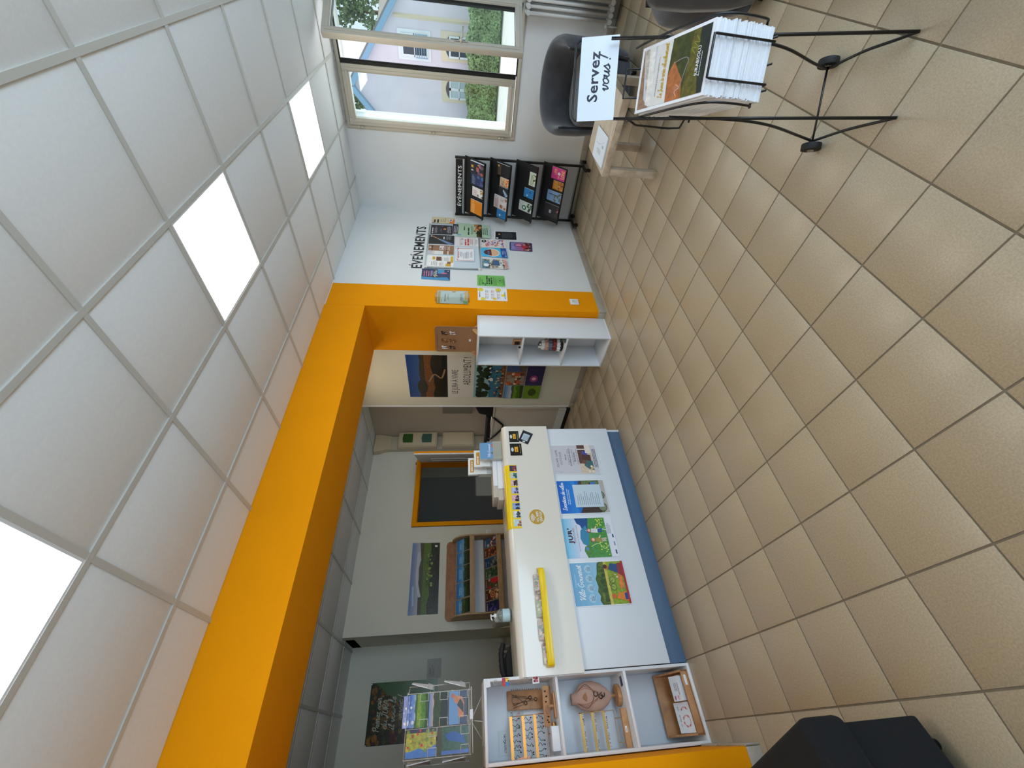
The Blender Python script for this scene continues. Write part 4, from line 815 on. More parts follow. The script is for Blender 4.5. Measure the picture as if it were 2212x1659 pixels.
a.grad(.01, .16, .2, .287, (226, 224, 222), (190, 198, 210), 6, .08); a.poly([(.01, .287), (.01, .235), (.04, .262), (.1, .27), (.2, .285), (.2, .287)], (150, 120, 96), .3); a.poly([(.01, .245), (.02, .24), (.2, .265), (.2, .283)], (196, 184, 172), .35); a.poly([(.01, .22), (.02, .25), (.2, .26), (.2, .235)], (232, 228, 222), .15); a.rect(.01, .155, .2, .225, (226, 222, 218), .05)
a.poly([(.01, .01), (.2, .01), (.2, .158), (.1, .162), (.01, .158)], (70, 72, 22), .35); a.poly([(.01, .09), (.01, .158), (.1, .16), (.13, .14), (.07, .10)], (176, 104, 56), .3); a.poly([(.08, .1), (.2, .145), (.2, .1), (.12, .06)], (60, 66, 24), .4); a.poly([(.01, .03), (.2, .03), (.2, .075), (.01, .09)], (96, 90, 28), .45); a.poly([(.01, .01), (.2, .01), (.2, .05), (.1, .045), (.01, .028)], (36, 44, 34), .3)
a.stroke([(.02, .125), (.05, .118), (.04, .105), (.09, .09), (.12, .082), (.13, .1), (.125, .14)], .0022, (150, 140, 150)); a.stroke([(.02, .112), (.035, .12), (.045, .105), (.055, .118)], .0035, (226, 160, 110)); a.stroke([(.13, .06), (.15, .075), (.145, .05), (.165, .07), (.16, .048), (.18, .062)], .003, (130, 130, 50))
a.text('MAGAZINE DE DESTINATION N°2', .1, .205, .0052, (110, 110, 116), 'C', w=.12); a.script('Le Jura à voir absolument', .028, .175, .0105, (206, 166, 40), .2, w=.165)
a.text('JURABSOLU', .105, .038, .011, WH, 'C', w=.085, bold=.02); a.words(.06, .03, .09, .0025, WH, 3, 1)
mg = [o for o in C.objects if o.get('label', '').startswith('magazine with printed')][0]
a.build('cover', [cTL-nn*.0008, cTR-nn*.0008, cBR-nn*.0008, cBL-nn*.0008], mg)
# wire basket
def off(p, a=0, b=0, t=0, n_=0): return p+wv*a+sv*b+tv*t-nn*n_
b0 = cBL+tv*1.0; fo = -sv*.006
bs = st
MB().tube([off(b0, .045, .02, 0, -.006), off(b0, .045, -.010), off(cBL, .045, -.010), off(cBL, .045, -.008, 0, .008), off(cBL, .165, -.008, 0, .008), off(cBL, .165, -.010), off(b0, .165, -.010), off(b0, .165, .02, 0, -.006)], .004).build('front_loop', BK, bs)
lo = -.016; ro = .226
for a_ in (lo, ro):
    q = [off(cBL, a_, .02, .95), off(cBL, a_, .0, .8), off(cBL, a_, -.0, .25), off(cBL, a_, .06, .02), off(cTL, a_, -.05, -.02), off(cTL, a_*1.0, .045, .02)]
    MB().tube(q, .0038, smooth=5).build('side_arc', BK, bs)
MB().tube([off(b0, lo, .02, -.05), off(b0, ro, .02, -.05)], .0038).build('shelf_rod', BK, bs)
for a_ in (.03, .105, .18): MB().tube([off(b0, a_, -.01, .03), off(b0, a_, .30, .03)], .0035).build('shelf_rod', BK, bs)
MB().tube([off(b0, lo, .28, .03), off(b0, ro, .28, .03)], .0038).build('shelf_rod', BK, bs)
MB().tube([off(cTL, .055, .006, 1), off(cTL, .055, .008, 0), off(cTL, .055, .03, -.16), off(cTL, .15, .03, -.16), off(cTL, .15, .008, 0), off(cTL, .15, .006, 1)], .0038).build('back_loop', BK, bs)
MB().tube([(1.725, .467, .841), (1.762, .49, .80), (1.77, .494, .66), (1.755, .485, .622), (1.72, .41, .622)], .0038).build('side_loop', BK, bs)
# sign
sq = [Vector(p) for p in ((1.743, .491, 1.042), (1.904, .262, 1.042), (1.864, .235, .914), (1.703, .464, .914))]
a = Art(.28, .1375); a.base = (226, 226, 190); a.bg((224, 232, 242)); a.text('Servez', .148, .067, .036, (34, 44, 60), 'C', w=.168, bold=.045); a.script('vous !', .098, .028, .021, (40, 52, 70), .24, w=.115)
a.build('sign', sq, st, GLOSSY, thick=.002)
up_ = (sq[0]-sq[3]).normalized(); ww = (sq[1]-sq[0]).normalized(); bk = up_.cross(ww).normalized(); bk = bk if bk.x > 0 else -bk
MB().tube([sq[3]+bk*.006+ww*.006, sq[0]+bk*.006+ww*.006+up_*.008, sq[0]+bk*.006+ww*.02+up_*.02, sq[1]+bk*.006-ww*.02+up_*.02, sq[1]+bk*.006-ww*.006+up_*.008, sq[2]+bk*.006-ww*.006], .0042).build('sign_frame', BK, st)

# ================================================================== ARMCHAIRS
def tub(cx, cy, ang, lb, hb=.74, ha=.62, r=.37):
    t = empty('armchair', (cx, cy, 0), lb, 'armchair', 'dark grey tub armchairs')
    fx, fy = math.cos(ang), math.sin(ang)
    def W(a, rr, z): b = ang+PI+a; return (cx+rr*math.cos(b)*1.0, cy+rr*math.sin(b)*1.0, z)
    rows = []; N_ = 40; A = math.radians(128)
    for i in range(N_+1):
        a = -A+2*A*i/N_; q = abs(a)/A; h = hb+(ha-hb)*(q**2.2) ; th = .085-.01*q; r1 = r; r0_ = r-th
        if q > .93: r1 -= (q-.93)*.3; r0_ += (q-.93)*.3
        f = 1.0 if abs(a) < PI/2 else 1+.12*(abs(a)-PI/2)
        pr = [(r0_, .10), (r0_, h-.05), (r0_+.012, h-.018), (r0_+th*.35, h), (r1-th*.35, h), (r1-.012, h-.018), (r1, h-.05), (r1-.005, .42), (r1-.03, .22), (r1-.06, .10)]
        rows.append([W(a, p*f, z) for p, z in pr])
    m_ = MB().grid(rows, closed=True); n0 = 10; k = len(m_.v)-n0
    m_.f += [list(range(n0)), [k+i for i in range(n0)][::-1]]; m_.sm += [False, False]
    m_.build('back_shell', M['velvet'], t)
    rows = []
    for z, s in ((.20, .92), (.22, .98), (.40, 1.0), (.44, .98), (.462, .9), (.468, .6), (.47, .02)):
        rows.append([(cx+fx*.05*1+ (r-.088)*s*(math.copysign(abs(math.cos(2*PI*i/36))**.8, math.cos(2*PI*i/36))*fx*1.12-math.copysign(abs(math.sin(2*PI*i/36))**.8, math.sin(2*PI*i/36))*fy), cy+fy*.05+(r-.088)*s*(math.copysign(abs(math.cos(2*PI*i/36))**.8, math.cos(2*PI*i/36))*fy*1.12+math.copysign(abs(math.sin(2*PI*i/36))**.8, math.sin(2*PI*i/36))*fx), z) for i in range(36)])
    MB().grid(rows, closed=True).build('seat_cushion', M['velvet'], t)
    MB().lathe((cx, cy, 0), [(r-.10, .06), (r-.075, .08), (r-.062, .2), (r-.09, .21)], 32).build('base', M['velvet'], t)
    for i in range(4):
        a = ang+PI/4+i*PI/2; MB().cyl((cx+.24*math.cos(a), cy+.24*math.sin(a), 0), (cx+.22*math.cos(a), cy+.22*math.sin(a), .08), .014, .02, 12).build('foot', M['black'], t)
    return t
tub(4.33, .955, PI+.12, 'dark grey velvet tub armchair below the window, behind the oak coffee table')
tub(2.78, -.07, PI/2-.2, 'dark grey velvet tub armchair at the picture edge, right behind the magazine stand')
# ================================================================== COFFEE TABLE
ct = empty('coffee_table', (3.37, .95, 0), 'low square pale oak coffee table with four thick legs in front of the armchair', 'table')
ca = math.radians(-3.5); ex, ey = Vector((math.cos(ca), math.sin(ca), 0)), Vector((-math.sin(ca), math.cos(ca), 0)); tc = Vector((3.375, .955, 0)); S = .265
def CT(x, y, z): p = tc+ex*x+ey*y; return Vector((p.x, p.y, z))
MB().obox(CT(-S, -S, .375), ex*2*S, ey*2*S, (0, 0, .05)).build('table_top', M['oakl'], ct, .002)
for sx in (-1, 1):
    for sy in (-1, 1): MB().obox(CT(sx*(S-.033)-.026, sy*(S-.033)-.026, 0), ex*.052, ey*.052, (0, 0, .375)).build('leg', M['oakl'], ct, .002)
for k in range(3):
    e = MB().obox(CT(-S+.06+.006*k, .02-.004*k, .4255+.0022*k), ex*.297+ey*.03, ey*.21-ex*.02, (0, 0, .0018)).build('paper_sheet', M['paperw'] if k else mat('pale_blue_paper', (150, 184, 216), .5))
    tag(e, ['pale blue sheet lowest under the white sheets on the coffee table', 'white sheet between two others on the coffee table', 'white printed sheet topmost on the coffee table'][k], 'paper')
    if k == 2:
        a = Art(.297, .21, thick=.0003); a.bg((226, 236, 250)); a.stroke([(.05, .05), (.15, .09), (.25, .1)], .002, (150, 160, 170)); a.rect(.05, .08, .09, .1, (150, 184, 214)); a.words(.1, .15, .12, .004, (130, 140, 160), 3, 4)
        o_ = CT(-S+.072, .012, .4255+.0068); X_, Y_ = ex*.297+ey*.03, ey*.21-ex*.02
        a.build('sheet_print', [o_+Y_, o_+X_+Y_, o_+X_, o_], e)
# radiator under the window
def radiator(name, lb, y0, y1, z0, z1, x, n, wh=None):
    pass
ra = empty('radiator', (5.04, .2, 0), 'white column radiator under the window at the right edge', 'radiator')
for i in range(8):
    y = .552-.047*i
    s = MB()
    for xx in (5.02, 5.10): s.cyl((xx, y, .09), (xx, y, .885), .0135, n=12)
    s.cyl((5.005, y, .10), (5.115, y, .10), .022, n=14); s.cyl((5.005, y, .885), (5.115, y, .885), .022, n=14)
    s.cyl((5.06, y-.0235, .11), (5.06, y+.0235, .11), .017, n=12).cyl((5.06, y-.0235, .875), (5.06, y+.0235, .875), .017, n=12)
    s.build('column', M['rad'], ra)
MB().cyl((5.06, .572, .11), (5.06, .605, .11), .016, n=14).cyl((5.06, .585, .09), (5.06, .585, .11), .008).cyl((5.06, .59, .0), (5.06, .59, .1), .007).build('valve', M['rad'], ra)
for y in (.5, .26): box('wall_bracket', M['rad'], 5.11, XW, y-.012, y+.012, .12, .86, ra)
pt = empty('wooden_planter', (4.62, .05, 0), 'rounded orange brown wooden planter with pale foot at the right edge before the radiator', 'planter')
MB().lathe((4.62, .08, 0), [(.10, .09), (.19, .13), (.245, .22), (.255, .30), (.235, .38), (.21, .41), (.19, .40), (.18, .3)], 36).build('bowl', M['terra'], pt); MB().lathe((4.62, .08, 0), [(.11, 0), (.12, .01), (.10, .06), (.11, .095)], 28).build('foot', M['oakl'], pt)
# ================================================================== BLACK BENCH (bottom edge)
bn = empty('bench', (-.3, 1.62, 0), 'black fabric bench corner at the lower picture edge', 'bench')
bp_, bu, bw_ = Vector((-.004, 1.527, 0)), Vector((-.29, .957, 0)).normalized(), Vector((-.957, -.29, 0)).normalized()
MB().obox(bp_+Vector((0, 0, .30)), bu*1.1, bw_*.45, (0, 0, .15)).build('seat', M['blackf'], bn, .03, seg=4)
MB().obox(bp_+bu*.02+bw_*.02+Vector((0, 0, .05)), bu*1.06, bw_*.41, (0, 0, .26)).build('base', M['blackf'], bn, .01)
for a_ in (.08, .98):
    for b_ in (.08, .36): p = bp_+bu*a_+bw_*b_; MB().cyl((p.x, p.y, 0), (p.x, p.y, .055), .015).build('foot', M['black'], bn)
# ================================================================== WHITE CUBE SHELF UNITS
def unit(lb, x0, x1, y0, y1, openx):
    t = empty('shelf_unit', ((x0+x1)/2, (y0+y1)/2, 0), lb, 'shelf unit', None); m = M['white']; p = .016
    def bx_(n, *a): return box(n, m, *a, t, .0015)
    bx_('top_board', x0, x1, y0, y1, 1.312-p, 1.312); bx_('bottom_board', x0, x1, y0, y1, 0, p)
    if openx: bx_('side_board', x0, x1, y0, y0+p, p, 1.312-p); bx_('side_board', x0, x1, y1-p, y1, p, 1.312-p); bx_('back_board', x1-.004, x1, y0+p, y1-p, p, 1.312-p)
    else: bx_('side_board', x0, x0+p, y0, y1, p, 1.312-p); bx_('side_board', x1-p, x1, y0, y1, p, 1.312-p); bx_('back_board', x0+p, x1-p, y1-.004, y1, p, 1.312-p)
    for z in (.426, .861): bx_('shelf', x0+(0 if openx else p), x1-(.004 if openx else p), y0+(p if openx else 0), y1-(p if openx else .004), z, z+p)
    return t
unit('tall white three cube shelf unit against the right jamb of the opening', 2.865, 3.165, 2.662, 3.072, True)
unit('tall white three cube shelf unit with jewellery left of the counter', -.094, .293, 3.088, 3.380, False)
# -- things on and in the right unit
kb = empty('earring_display', (3.0, 2.85, 1.312), 'brown kraft board with six pairs of earrings on the right shelf unit', 'display')
pr = []; 
for cx, cy, s in ((.172-.03, .03, 3), (.172-.03, .41-.03, 0), (-.172+.03, .41-.03, 1), (-.172+.03, .03, 2)):
    if s in (3, 2): pr.append((.172 if s == 3 else -.172, 0)); continue
    for i in range(6): tt = (s+i/5)*PI/2; pr.append((cx+.03*math.cos(tt), cy+.03*math.sin(tt)))
MB().prism(pr, (3.002, 2.85, 1.314), (0, 1, 0), (0, 0, 1), (.004, 0, 0)).build('board', M['kraft'], kb)
for y in (2.70, 3.0): MB().prism([(-.09, 0), (.06, 0), (.02, .035), (-.02, .05), (-.06, .02)], (3.002, y, 1.313), (1, 0, 0), (0, 0, 1), (0, .004, 0)).build('foot', M['wood'], kb)
EC = [M['darkj'], M['gold'], M['paperw'], M['copper']]
R = random.Random(3)
for j, z in enumerate((1.655, 1.575)):
    for i, y in enumerate((2.76, 2.86, 2.955)):
        e = MB()
        e.cyl((2.999, y-.012, z), (3.0015, y-.012, z), .009, n=10); e.tube([(2.998, y-.012, z), (2.992, y-.012, z-.02), (2.994, y-.012, z-.045)], .0035, 6); e.cyl((2.999, y+.012, z-.004), (3.0015, y+.012, z-.004), .008, n=10); e.tube([(2.997, y+.012, z-.004), (2.993, y+.012, z-.03), (2.994, y+.012, z-.055)], .004, 6)
        e.build('earrings', EC[(i+j*2) % 4], kb)
        for k in range(4): MB().lathe((2.991, y+R.uniform(-.014, .014), z-.02-.011*k), [(.001, -.004), (.005, 0), (.001, .004)], 8).build('bead', EC[(k+i) % 4], kb)
a = Art(.3, .03, thick=.0003); a.words(.02, .01, .26, .007, (110, 76, 50), 3, 1); a.build('print', wqx(2.7, 3.0, 1.69, 1.72, 3.0016), kb, base=(158, 118, 84))
box('price_tag', M['paperw'], 2.9995, 3.0015, 2.84, 2.87, 1.372, 1.39, kb)
for k, (y, z) in enumerate(((2.69, 1.22), (2.77, 1.23), (2.69, 1.00), (2.76, 1.02))):
    e = box('soap_bar', M['copper'] if k % 2 == 0 else mat('pale_pink_card', (220, 196, 186), .7), 2.90+.05*k, 2.99+.05*k, 2.6785, 2.6845, z-.045, z+.045, None, .003)
    tag(e, ['reddish brown card high on the side of the top compartment of the right unit', 'pale pink card beside the high reddish card in the right unit', 'reddish brown card low on the side of the top compartment of the right unit', 'pale pink card low in the top compartment of the right unit'][k], 'card')
e = empty('wooden_block', (2.93, 2.79, .877), 'small wooden block with dark square print on the upper shelf of the right unit', 'block')
MB().obox((2.90, 2.75, .8785), (.02, -.01, 0), (.02, .08, 0), (0, 0, .085)).build('block', M['wood'], e, .006); MB().obox((2.8985, 2.762, .8955), (.001, 0, 0), (.0135, .054, 0), (0, 0, .05)).build('stamp', M['darkj'], e)
for k, (y, x) in enumerate(((2.70, 2.90), (2.73, 2.94), (2.72, 2.97), (2.84, 2.90), (2.69, 2.93))):
    e = MB().lathe((x, y, .878), [(.002, 0), (.009, .004), (.012, .014), (.007, .022), (.002, .026)], 12).build('trinket', [M['darkj'], M['gold'], M['wood'], M['darkj'], M['gold']][k])
    tag(e, ['dark bead trinket nearest the front edge, upper shelf of the right unit', 'gilded trinket beside the side board, upper shelf of the right unit', 'wooden trinket deepest on the upper shelf of the right unit', 'dark trinket left of the wooden block in the right unit', 'small gilded trinket between two others in the right unit'][k], 'trinket')
dl = empty('figurine', (2.97, 2.86, .442), 'patterned round figurine with white ruff in the middle of the right unit', 'figurine')
MB().lathe((2.97, 2.86, .4425), [(.055, 0), (.066, .01), (.062, .03)], 22).build('base', M['blackm'], dl)
def pleat(z, r, n, col, nm):
    rows = []
    for zz, rr_ in ((z, r*.8), (z+.012, r*1.05), (z+.03, r), (z+.042, r*.8)): rows.append([(2.97+(rr_+.006*math.cos(n*i*2*PI/72))*math.cos(i*2*PI/72), 2.86+(rr_+.006*math.cos(n*i*2*PI/72))*math.sin(i*2*PI/72), zz) for i in range(72)])
    MB().grid(rows, closed=True).build(nm, col, dl)
pleat(.465, .064, 12, M['white'], 'ruff'); pleat(.505, .062, 9, mat('dark_red_glaze', (140, 50, 44), .4, nscale=60, namp=.5), 'patterned_body'); pleat(.545, .058, 11, mat('slate_blue_glaze', (96, 110, 130), .4, nscale=60, namp=.5), 'patterned_body'); pleat(.585, .055, 9, M['pinkf'], 'patterned_body'); pleat(.622, .05, 12, M['rad'], 'ruff')
MB().lathe((2.97, 2.86, .66), [(.036, 0), (.03, .02), (.012, .03), (.004, .034)], 20).build('lid', M['steel'], dl); MB().obox((2.93, 2.845, .665), (.002, 0, .0), (0, .03, 0), (0, 0, .03)).build('tag', M['paperw'], dl)
e = MB(); R = random.Random(9)
for k in range(14): e.lathe((2.905+R.uniform(-.02, .02), 2.73+R.uniform(-.025, .025), .445+R.uniform(0, .05)), [(.002, -.01), (.012, 0), (.002, .01)], 8)
e.lathe((2.905, 2.73, .4425), [(.03, 0), (.034, .004), (.01, .01)], 16)
tag(e.build('beaded_ornament', M['teal']), 'small teal beaded ornament right of the figurine in the right unit', 'ornament')
# ================================================================== COUNTER
cn = empty('counter', (1.2, 3.25, 0), 'long white reception counter with slate blue plinth and glossy rounded upper front', 'counter')
box('plinth', M['blue'], .298, 2.085, 3.104, 3.36, 0, .122, cn, .001)
box('front_panel', M['cpanel'], .298, 2.088, 3.080, 3.10, .122, .70, cn, .001)
box('end_panel', M['cpanel'], 2.068, 2.088, 3.10, 3.9, .0, .70, cn, .001)
pr = [(0, 0), (.02, 0), (.02, .355), (.05, .39)]; pr = [(3.058, .692)]+[(3.058+.048*(1-math.cos(t)), 1.052+.048*math.sin(t)) for t in [PI/2*i/8 for i in range(9)]]+[(3.392+.014*math.sin(t), 1.086+.014*math.cos(t)) for t in [PI*i/8 for i in range(9)]]+[(3.39, 1.072), (3.115, 1.072), (3.095, 1.06), (3.078, 1.04), (3.078, .692)]
MB().prism(pr, (.282, 0, 0), (0, 1, 0), (0, 0, 1), (1.822, 0, 0), smooth=True).build('worktop', M['counter'], cn)
cn.children[-1].data.set_sharp_from_angle(angle=.6)
box('inner_panel', M['white'], .298, 2.068, 3.30, 3.32, .122, 1.072, cn); box('desk_top', M['oakl'], .298, 2.068, 3.32, 3.95, .72, .75, cn, .003)
for x in (.5, 1.85): box('desk_leg', M['white'], x-.02, x+.02, 3.86, 3.9, 0, .72, cn)
YQ = 3.0785
def cposter(lb, x0, x1, z0, z1, a, m=None, curve=.004, yy=YQ): return tag(a.build('poster', wq(x0, x1, z0, z1, yy), None, m, curve=curve), lb, 'poster', 'posters taped on the counter front')
A3 = (.287, .403)
a = Art(*A3); a.base = (244, 246, 250); a.bg((206, 204, 210), .004); G_ = (70, 72, 86)
a.text('ESCAPE GAME', .155, .35, .019, G_, 'C', w=.165); a.text('OUTDOOR', .155, .318, .019, G_, 'C', w=.125)
for t, z, w_ in (('ARLAY', .278, .06), ('RUFFEY-SUR-SEILLE', .238, .17), ('BELLEVESVRE', .198, .09)): a.text(t, .165, z, .0115, (46, 48, 62), 'C', w=w_, bold=.04); a.script('la legende des voleurs', .165, z-.022, .0065, (110, 112, 126), .16, w=.15, al='C')
a.rect(.004, .05, .283, .168, (214, 196, 176), .1); a.rect(.1, .1, .283, .168, (96, 66, 62), .3); a.poly([(.03, .05), (.12, .05), (.14, .1), (.08, .13), (.05, .10)], (70, 108, 112), .15); a.disc(.115, .125, .02, (120, 78, 64), amp=.1); a.poly([(.12, .06), (.18, .06), (.2, .13), (.14, .14)], (86, 56, 50), .3); a.poly([(.18, .09), (.22, .08), (.22, .13), (.19, .13)], (70, 80, 170), .1); a.rect(.2, .05, .283, .1, (232, 220, 210)); a.rect(.235, .1, .245, .168, (230, 224, 220)); a.blobs(.01, .05, .08, .1, [(220, 190, 130), (236, 224, 200)], 8, .012, 3)
a.words(.06, .035, .2, .006, (60, 62, 76), 5, 3); a.stroke([(.02, .37), (.03, .35), (.015, .34), (.03, .33)], .0015, (150, 152, 164))
cposter('grey escape game poster nearest the right end of the counter', 1.629, 1.914, .276, .679, a)
a = Art(*A3); a.base = (240, 246, 250); a.bg((22, 112, 206), .005); a.grad(.005, .25, .282, .398, (40, 140, 224), (16, 96, 196), 5); a.script('Location de vélos', .03, .345, .0175, WH, .24, w=.235); a.words(.06, .322, .17, .007, (206, 226, 248), 3, 2, al='C')
a.rect(.005, .005, .282, .2, (96, 118, 66), .3); a.ridge(.005, .282, .19, [.03, .02, .05, .06, .03, .04, .02], (70, 64, 60), .3); a.rect(.005, .005, .282, .045, (186, 180, 176), .06); a.poly([(.005, .07), (.07, .05), (.08, .2), (.005, .24)], (66, 48, 40), .3)
for cx, cy, r in ((.05, .055, .036), (.15, .055, .036)): a.disc(cx, cy, r, (30, 30, 34)); a.disc(cx, cy, r*.86, (130, 140, 110), amp=.1)
a.stroke([(.05, .055), (.09, .1)], .004, (170, 40, 44)); a.stroke([(.09, .1), (.15, .055)], .004, (40, 50, 60)); a.poly([(.225, .09), (.27, .07), (.262, .12), (.235, .12)], (70, 120, 200), .1); a.disc(.25, .135, .01, (150, 100, 80)); a.rect(.235, .12, .262, .13, (24, 26, 34))
cposter('blue bicycle hire poster Location de vélos with a smaller sheet taped over it', 1.286, 1.574, .274, .680, a)
a = Art(.192, .232); a.bg((204, 222, 234))
for i in range(12): a.words(.02, .205-.016*i, .12 if i % 3 else .08, .005, (110, 124, 140), i+2, 1)
tag(a.build('price_sheet', wq(1.337, 1.530, .316, .548, YQ-.0075), None, GLOSSY), 'pale blue typed sheet in a pocket taped over the bicycle hire poster', 'sheet')
a = Art(.296, .4); a.base = (240, 244, 250); a.bg((222, 228, 246)); a.grad(0, .3, .296, .4, (206, 222, 246), (120, 200, 236), 5); a.text("JUR'", .105, .335, .03, (62, 30, 50), w=.115, bold=.08); a.text('AVENTURES', .11, .312, .014, (196, 96, 60), w=.115, bold=.02); a.text('DÉCOUVREZ LES SECRETS DU JURA', .045, .288, .008, (60, 64, 90), w=.2)
a.poly([(.0, .06), (.296, .06), (.296, .26), (.2, .25), (.12, .22), (.0, .22)], (76, 150, 74), .2); a.poly([(.296, .3), (.296, .19), (.2, .21), (.21, .25), (.24, .26), (.255, .285)], (30, 84, 150), .1); a.poly([(.08, .22), (.1, .26), (.14, .275), (.2, .265), (.24, .22), (.18, .2)], (60, 140, 180), .1); a.poly([(0, .2), (0, .24), (.05, .26), (.08, .25), (.1, .2)], (84, 140, 70), .3); a.stroke([(.2, .22), (.19, .17), (.21, .12), (.2, .06)], .008, (190, 224, 236)); a.stroke([(.08, .2), (.1, .14), (.06, .1), (.09, .06)], .006, (180, 210, 140)); a.disc(.065, .235, .012, (90, 140, 200))
R = random.Random(2)
for i in range(34): a.disc(R.uniform(.01, .14) if i % 2 else R.uniform(.2, .285), R.uniform(.07, .13), .0045, (232, 236, 90), 8); a.z -= .00009
a.z += .00009
# two plain hikers in flat colours
for x, z, hair, top, leg in ((.125, .14, (196, 84, 50), (160, 150, 80), (196, 190, 176)), (.195, .16, (150, 40, 80), (226, 228, 230), (44, 84, 170))):
    a.poly([(x-.012, z-.065), (x-.002, z-.065), (x+.002, z-.02), (x-.01, z-.02)], leg); a.poly([(x+.006, z-.07), (x+.018, z-.068), (x+.012, z-.02), (x, z-.02)], leg); a.poly([(x-.016, z-.03), (x+.014, z-.03), (x+.018, z+.02), (x-.012, z+.022)], top, .2); a.disc(x+.002, z+.04, .016, hair); a.disc(x+.004, z+.038, .0115, (238, 204, 180)); a.poly([(x+.014, z-.005), (x+.036, z-.02), (x+.034, z-.028), (x+.012, z-.015)], (238, 204, 180))
a.rect(0, 0, .296, .055, (232, 236, 246)); a.words(.17, .05, .09, .004, (90, 96, 120), 3, 4); a.rect(.02, .012, .05, .024, (70, 84, 130)); a.rect(.08, .012, .11, .024, (150, 160, 190)); a.rect(.14, .012, .165, .024, (70, 84, 130))
cposter("illustrated JUR' AVENTURES poster with two hikers, between the bicycle hire and the picnic posters", .956, 1.251, .285, .683, a, GLOSSY, 0)
a = Art(.289, .402); a.base = (244, 246, 250); a.bg((130, 186, 220), .005); a.grad(.005, .19, .284, .397, (150, 198, 226), (112, 174, 214), 5); a.script('Vélo Gourmet', .035, .318, .0215, (240, 246, 250), .2, w=.23); a.text('JURABSOLU', .165, .367, .009, (214, 232, 244), 'C', w=.085)
for i in range(4): a.disc(.05+.063*i, .27, .027, (170, 210, 232), 28); a.disc(.05+.063*i, .284, .003, (200, 70, 80), 8); a.words(.032+.063*i, .272, .036, .004, (60, 90, 120), i, 4, 1.8, 'C')
a.rect(.005, .005, .284, .19, (140, 164, 44), .25); a.rect(.005, .13, .284, .15, (206, 190, 90), .15); a.ridge(.005, .284, .15, [.055, .07, .06, .075, .065, .07, .075, .06, .055, .05, .03], (70, 96, 34), .35); a.blobs(.01, .15, .28, .2, [(56, 80, 26), (96, 120, 44)], 30, .014, 3, .35)
for cx in (.112, .158): a.disc(cx, .105, .022, (40, 60, 70)); a.disc(cx, .105, .019, (150, 170, 70), amp=.1)
a.stroke([(.112, .105), (.13, .135), (.158, .105)], .003, (30, 50, 60)); a.rect(.005, .005, .284, .02, (176, 44, 44)); a.rect(.1, .03, .2, .06, (220, 130, 60), .25); a.poly([(.02, .02), (.08, .02), (.075, .08), (.04, .1), (.03, .06)], (226, 130, 40), .1); a.disc(.055, .115, .016, (206, 100, 50)); a.poly([(.03, .02), (.075, .02), (.07, .04), (.03, .04)], (40, 70, 140)); a.poly([(.2, .05), (.26, .04), (.27, .1), (.23, .12)], (40, 80, 130), .1); a.poly([(.18, .02), (.27, .02), (.27, .05), (.2, .055)], (150, 50, 60)); a.disc(.245, .135, .015, (200, 96, 50)); a.disc(.25, .142, .014, (70, 34, 26)); a.blobs(.17, .06, .2, .09, [(236, 226, 200)], 3, .006, 1)
cposter('light blue Vélo Gourmet poster with picnic scene, nearest the jewellery shelf', .640, .928, .279, .681, a)
# stickers on the upper front
YF = 3.0565
a = Art(.13, .13, thick=.0004); pr = [(.065+.064*math.cos(2*PI*i/40), .065+.064*math.sin(2*PI*i/40)) for i in range(40)]
a.poly(pr, (236, 232, 216)); a.disc(.065, .065, .059, (202, 160, 62), 40, amp=.06); a.text('ICI, WIFI', .067, .05, .018, WH, 'C', w=.078, bold=.05); a.text('GRATUIT', .067, .024, .017, WH, 'C', w=.078, bold=.05)
for r in (.014, .024, .034): a.stroke([(.06+r*math.cos(t), .076+r*math.sin(t)) for t in (.6, 1.1, 1.57, 2.05, 2.55)], .0045, WH)
a.disc(.06, .079, .004, WH)
o = a.build('wifi_sticker', wq(1.201, 1.331, .811, .941, YF+.0004), None, GLOSSY)
bm = bmesh.new(); bm.from_mesh(o.data); bm.faces.ensure_lookup_table(); bmesh.ops.delete(bm, geom=[bm.faces[i] for i in range(len(a.f), len(bm.faces))], context='FACES'); bm.to_mesh(o.data); bm.free()
tag(o, 'round golden ICI, WIFI GRATUIT sticker on the counter front', 'sticker')
for k, (x0, x1, z0, z1, lb) in enumerate(((1.936, 2.052, .953, 1.040, 'black square sticker with orange label nearest the counter end'), (1.803, 1.922, .938, 1.040, 'black square sticker with orange label, left one of the pair'))):
    a = Art(.116, .095, thick=.0004); a.base = (226, 226, 226); a.bg((26, 24, 22), 0, .5); a.disc(.03, .07, .015, (220, 224, 226), ry=.012) if 0 else a.disc(.058, .076, .02, (214, 220, 222), ry=.011); a.rect(.035, .03, .085, .058, (236, 180, 50)); a.words(.04, .04, .04, .008, (120, 70, 20), 3, 1); a.words(.02, .012, .08, .004, (190, 180, 150), 2, 1)
    tag(a.build('sticker', wq(x0, x1, z0, z1, YF), None, GLOSSY), lb, 'sticker')
a = Art(.115, .105, thick=.0004); a.bg((30, 36, 46)); a.rect(.025, .02, .09, .085, (196, 212, 226)); a.words(.03, .07, .055, .003, (120, 130, 144), 2, 9); a.disc(.012, .05, .008, (220, 224, 228), ry=.014)
tag(a.build('sticker', [(1.952, YF-.0008, .962), (2.062, YF-.0008, .908), (2.020, YF-.0008, .822), (1.910, YF-.0008, .880)], None, GLOSSY), 'tilted dark sticker with pale text panel below the pair at the counter end', 'sticker')
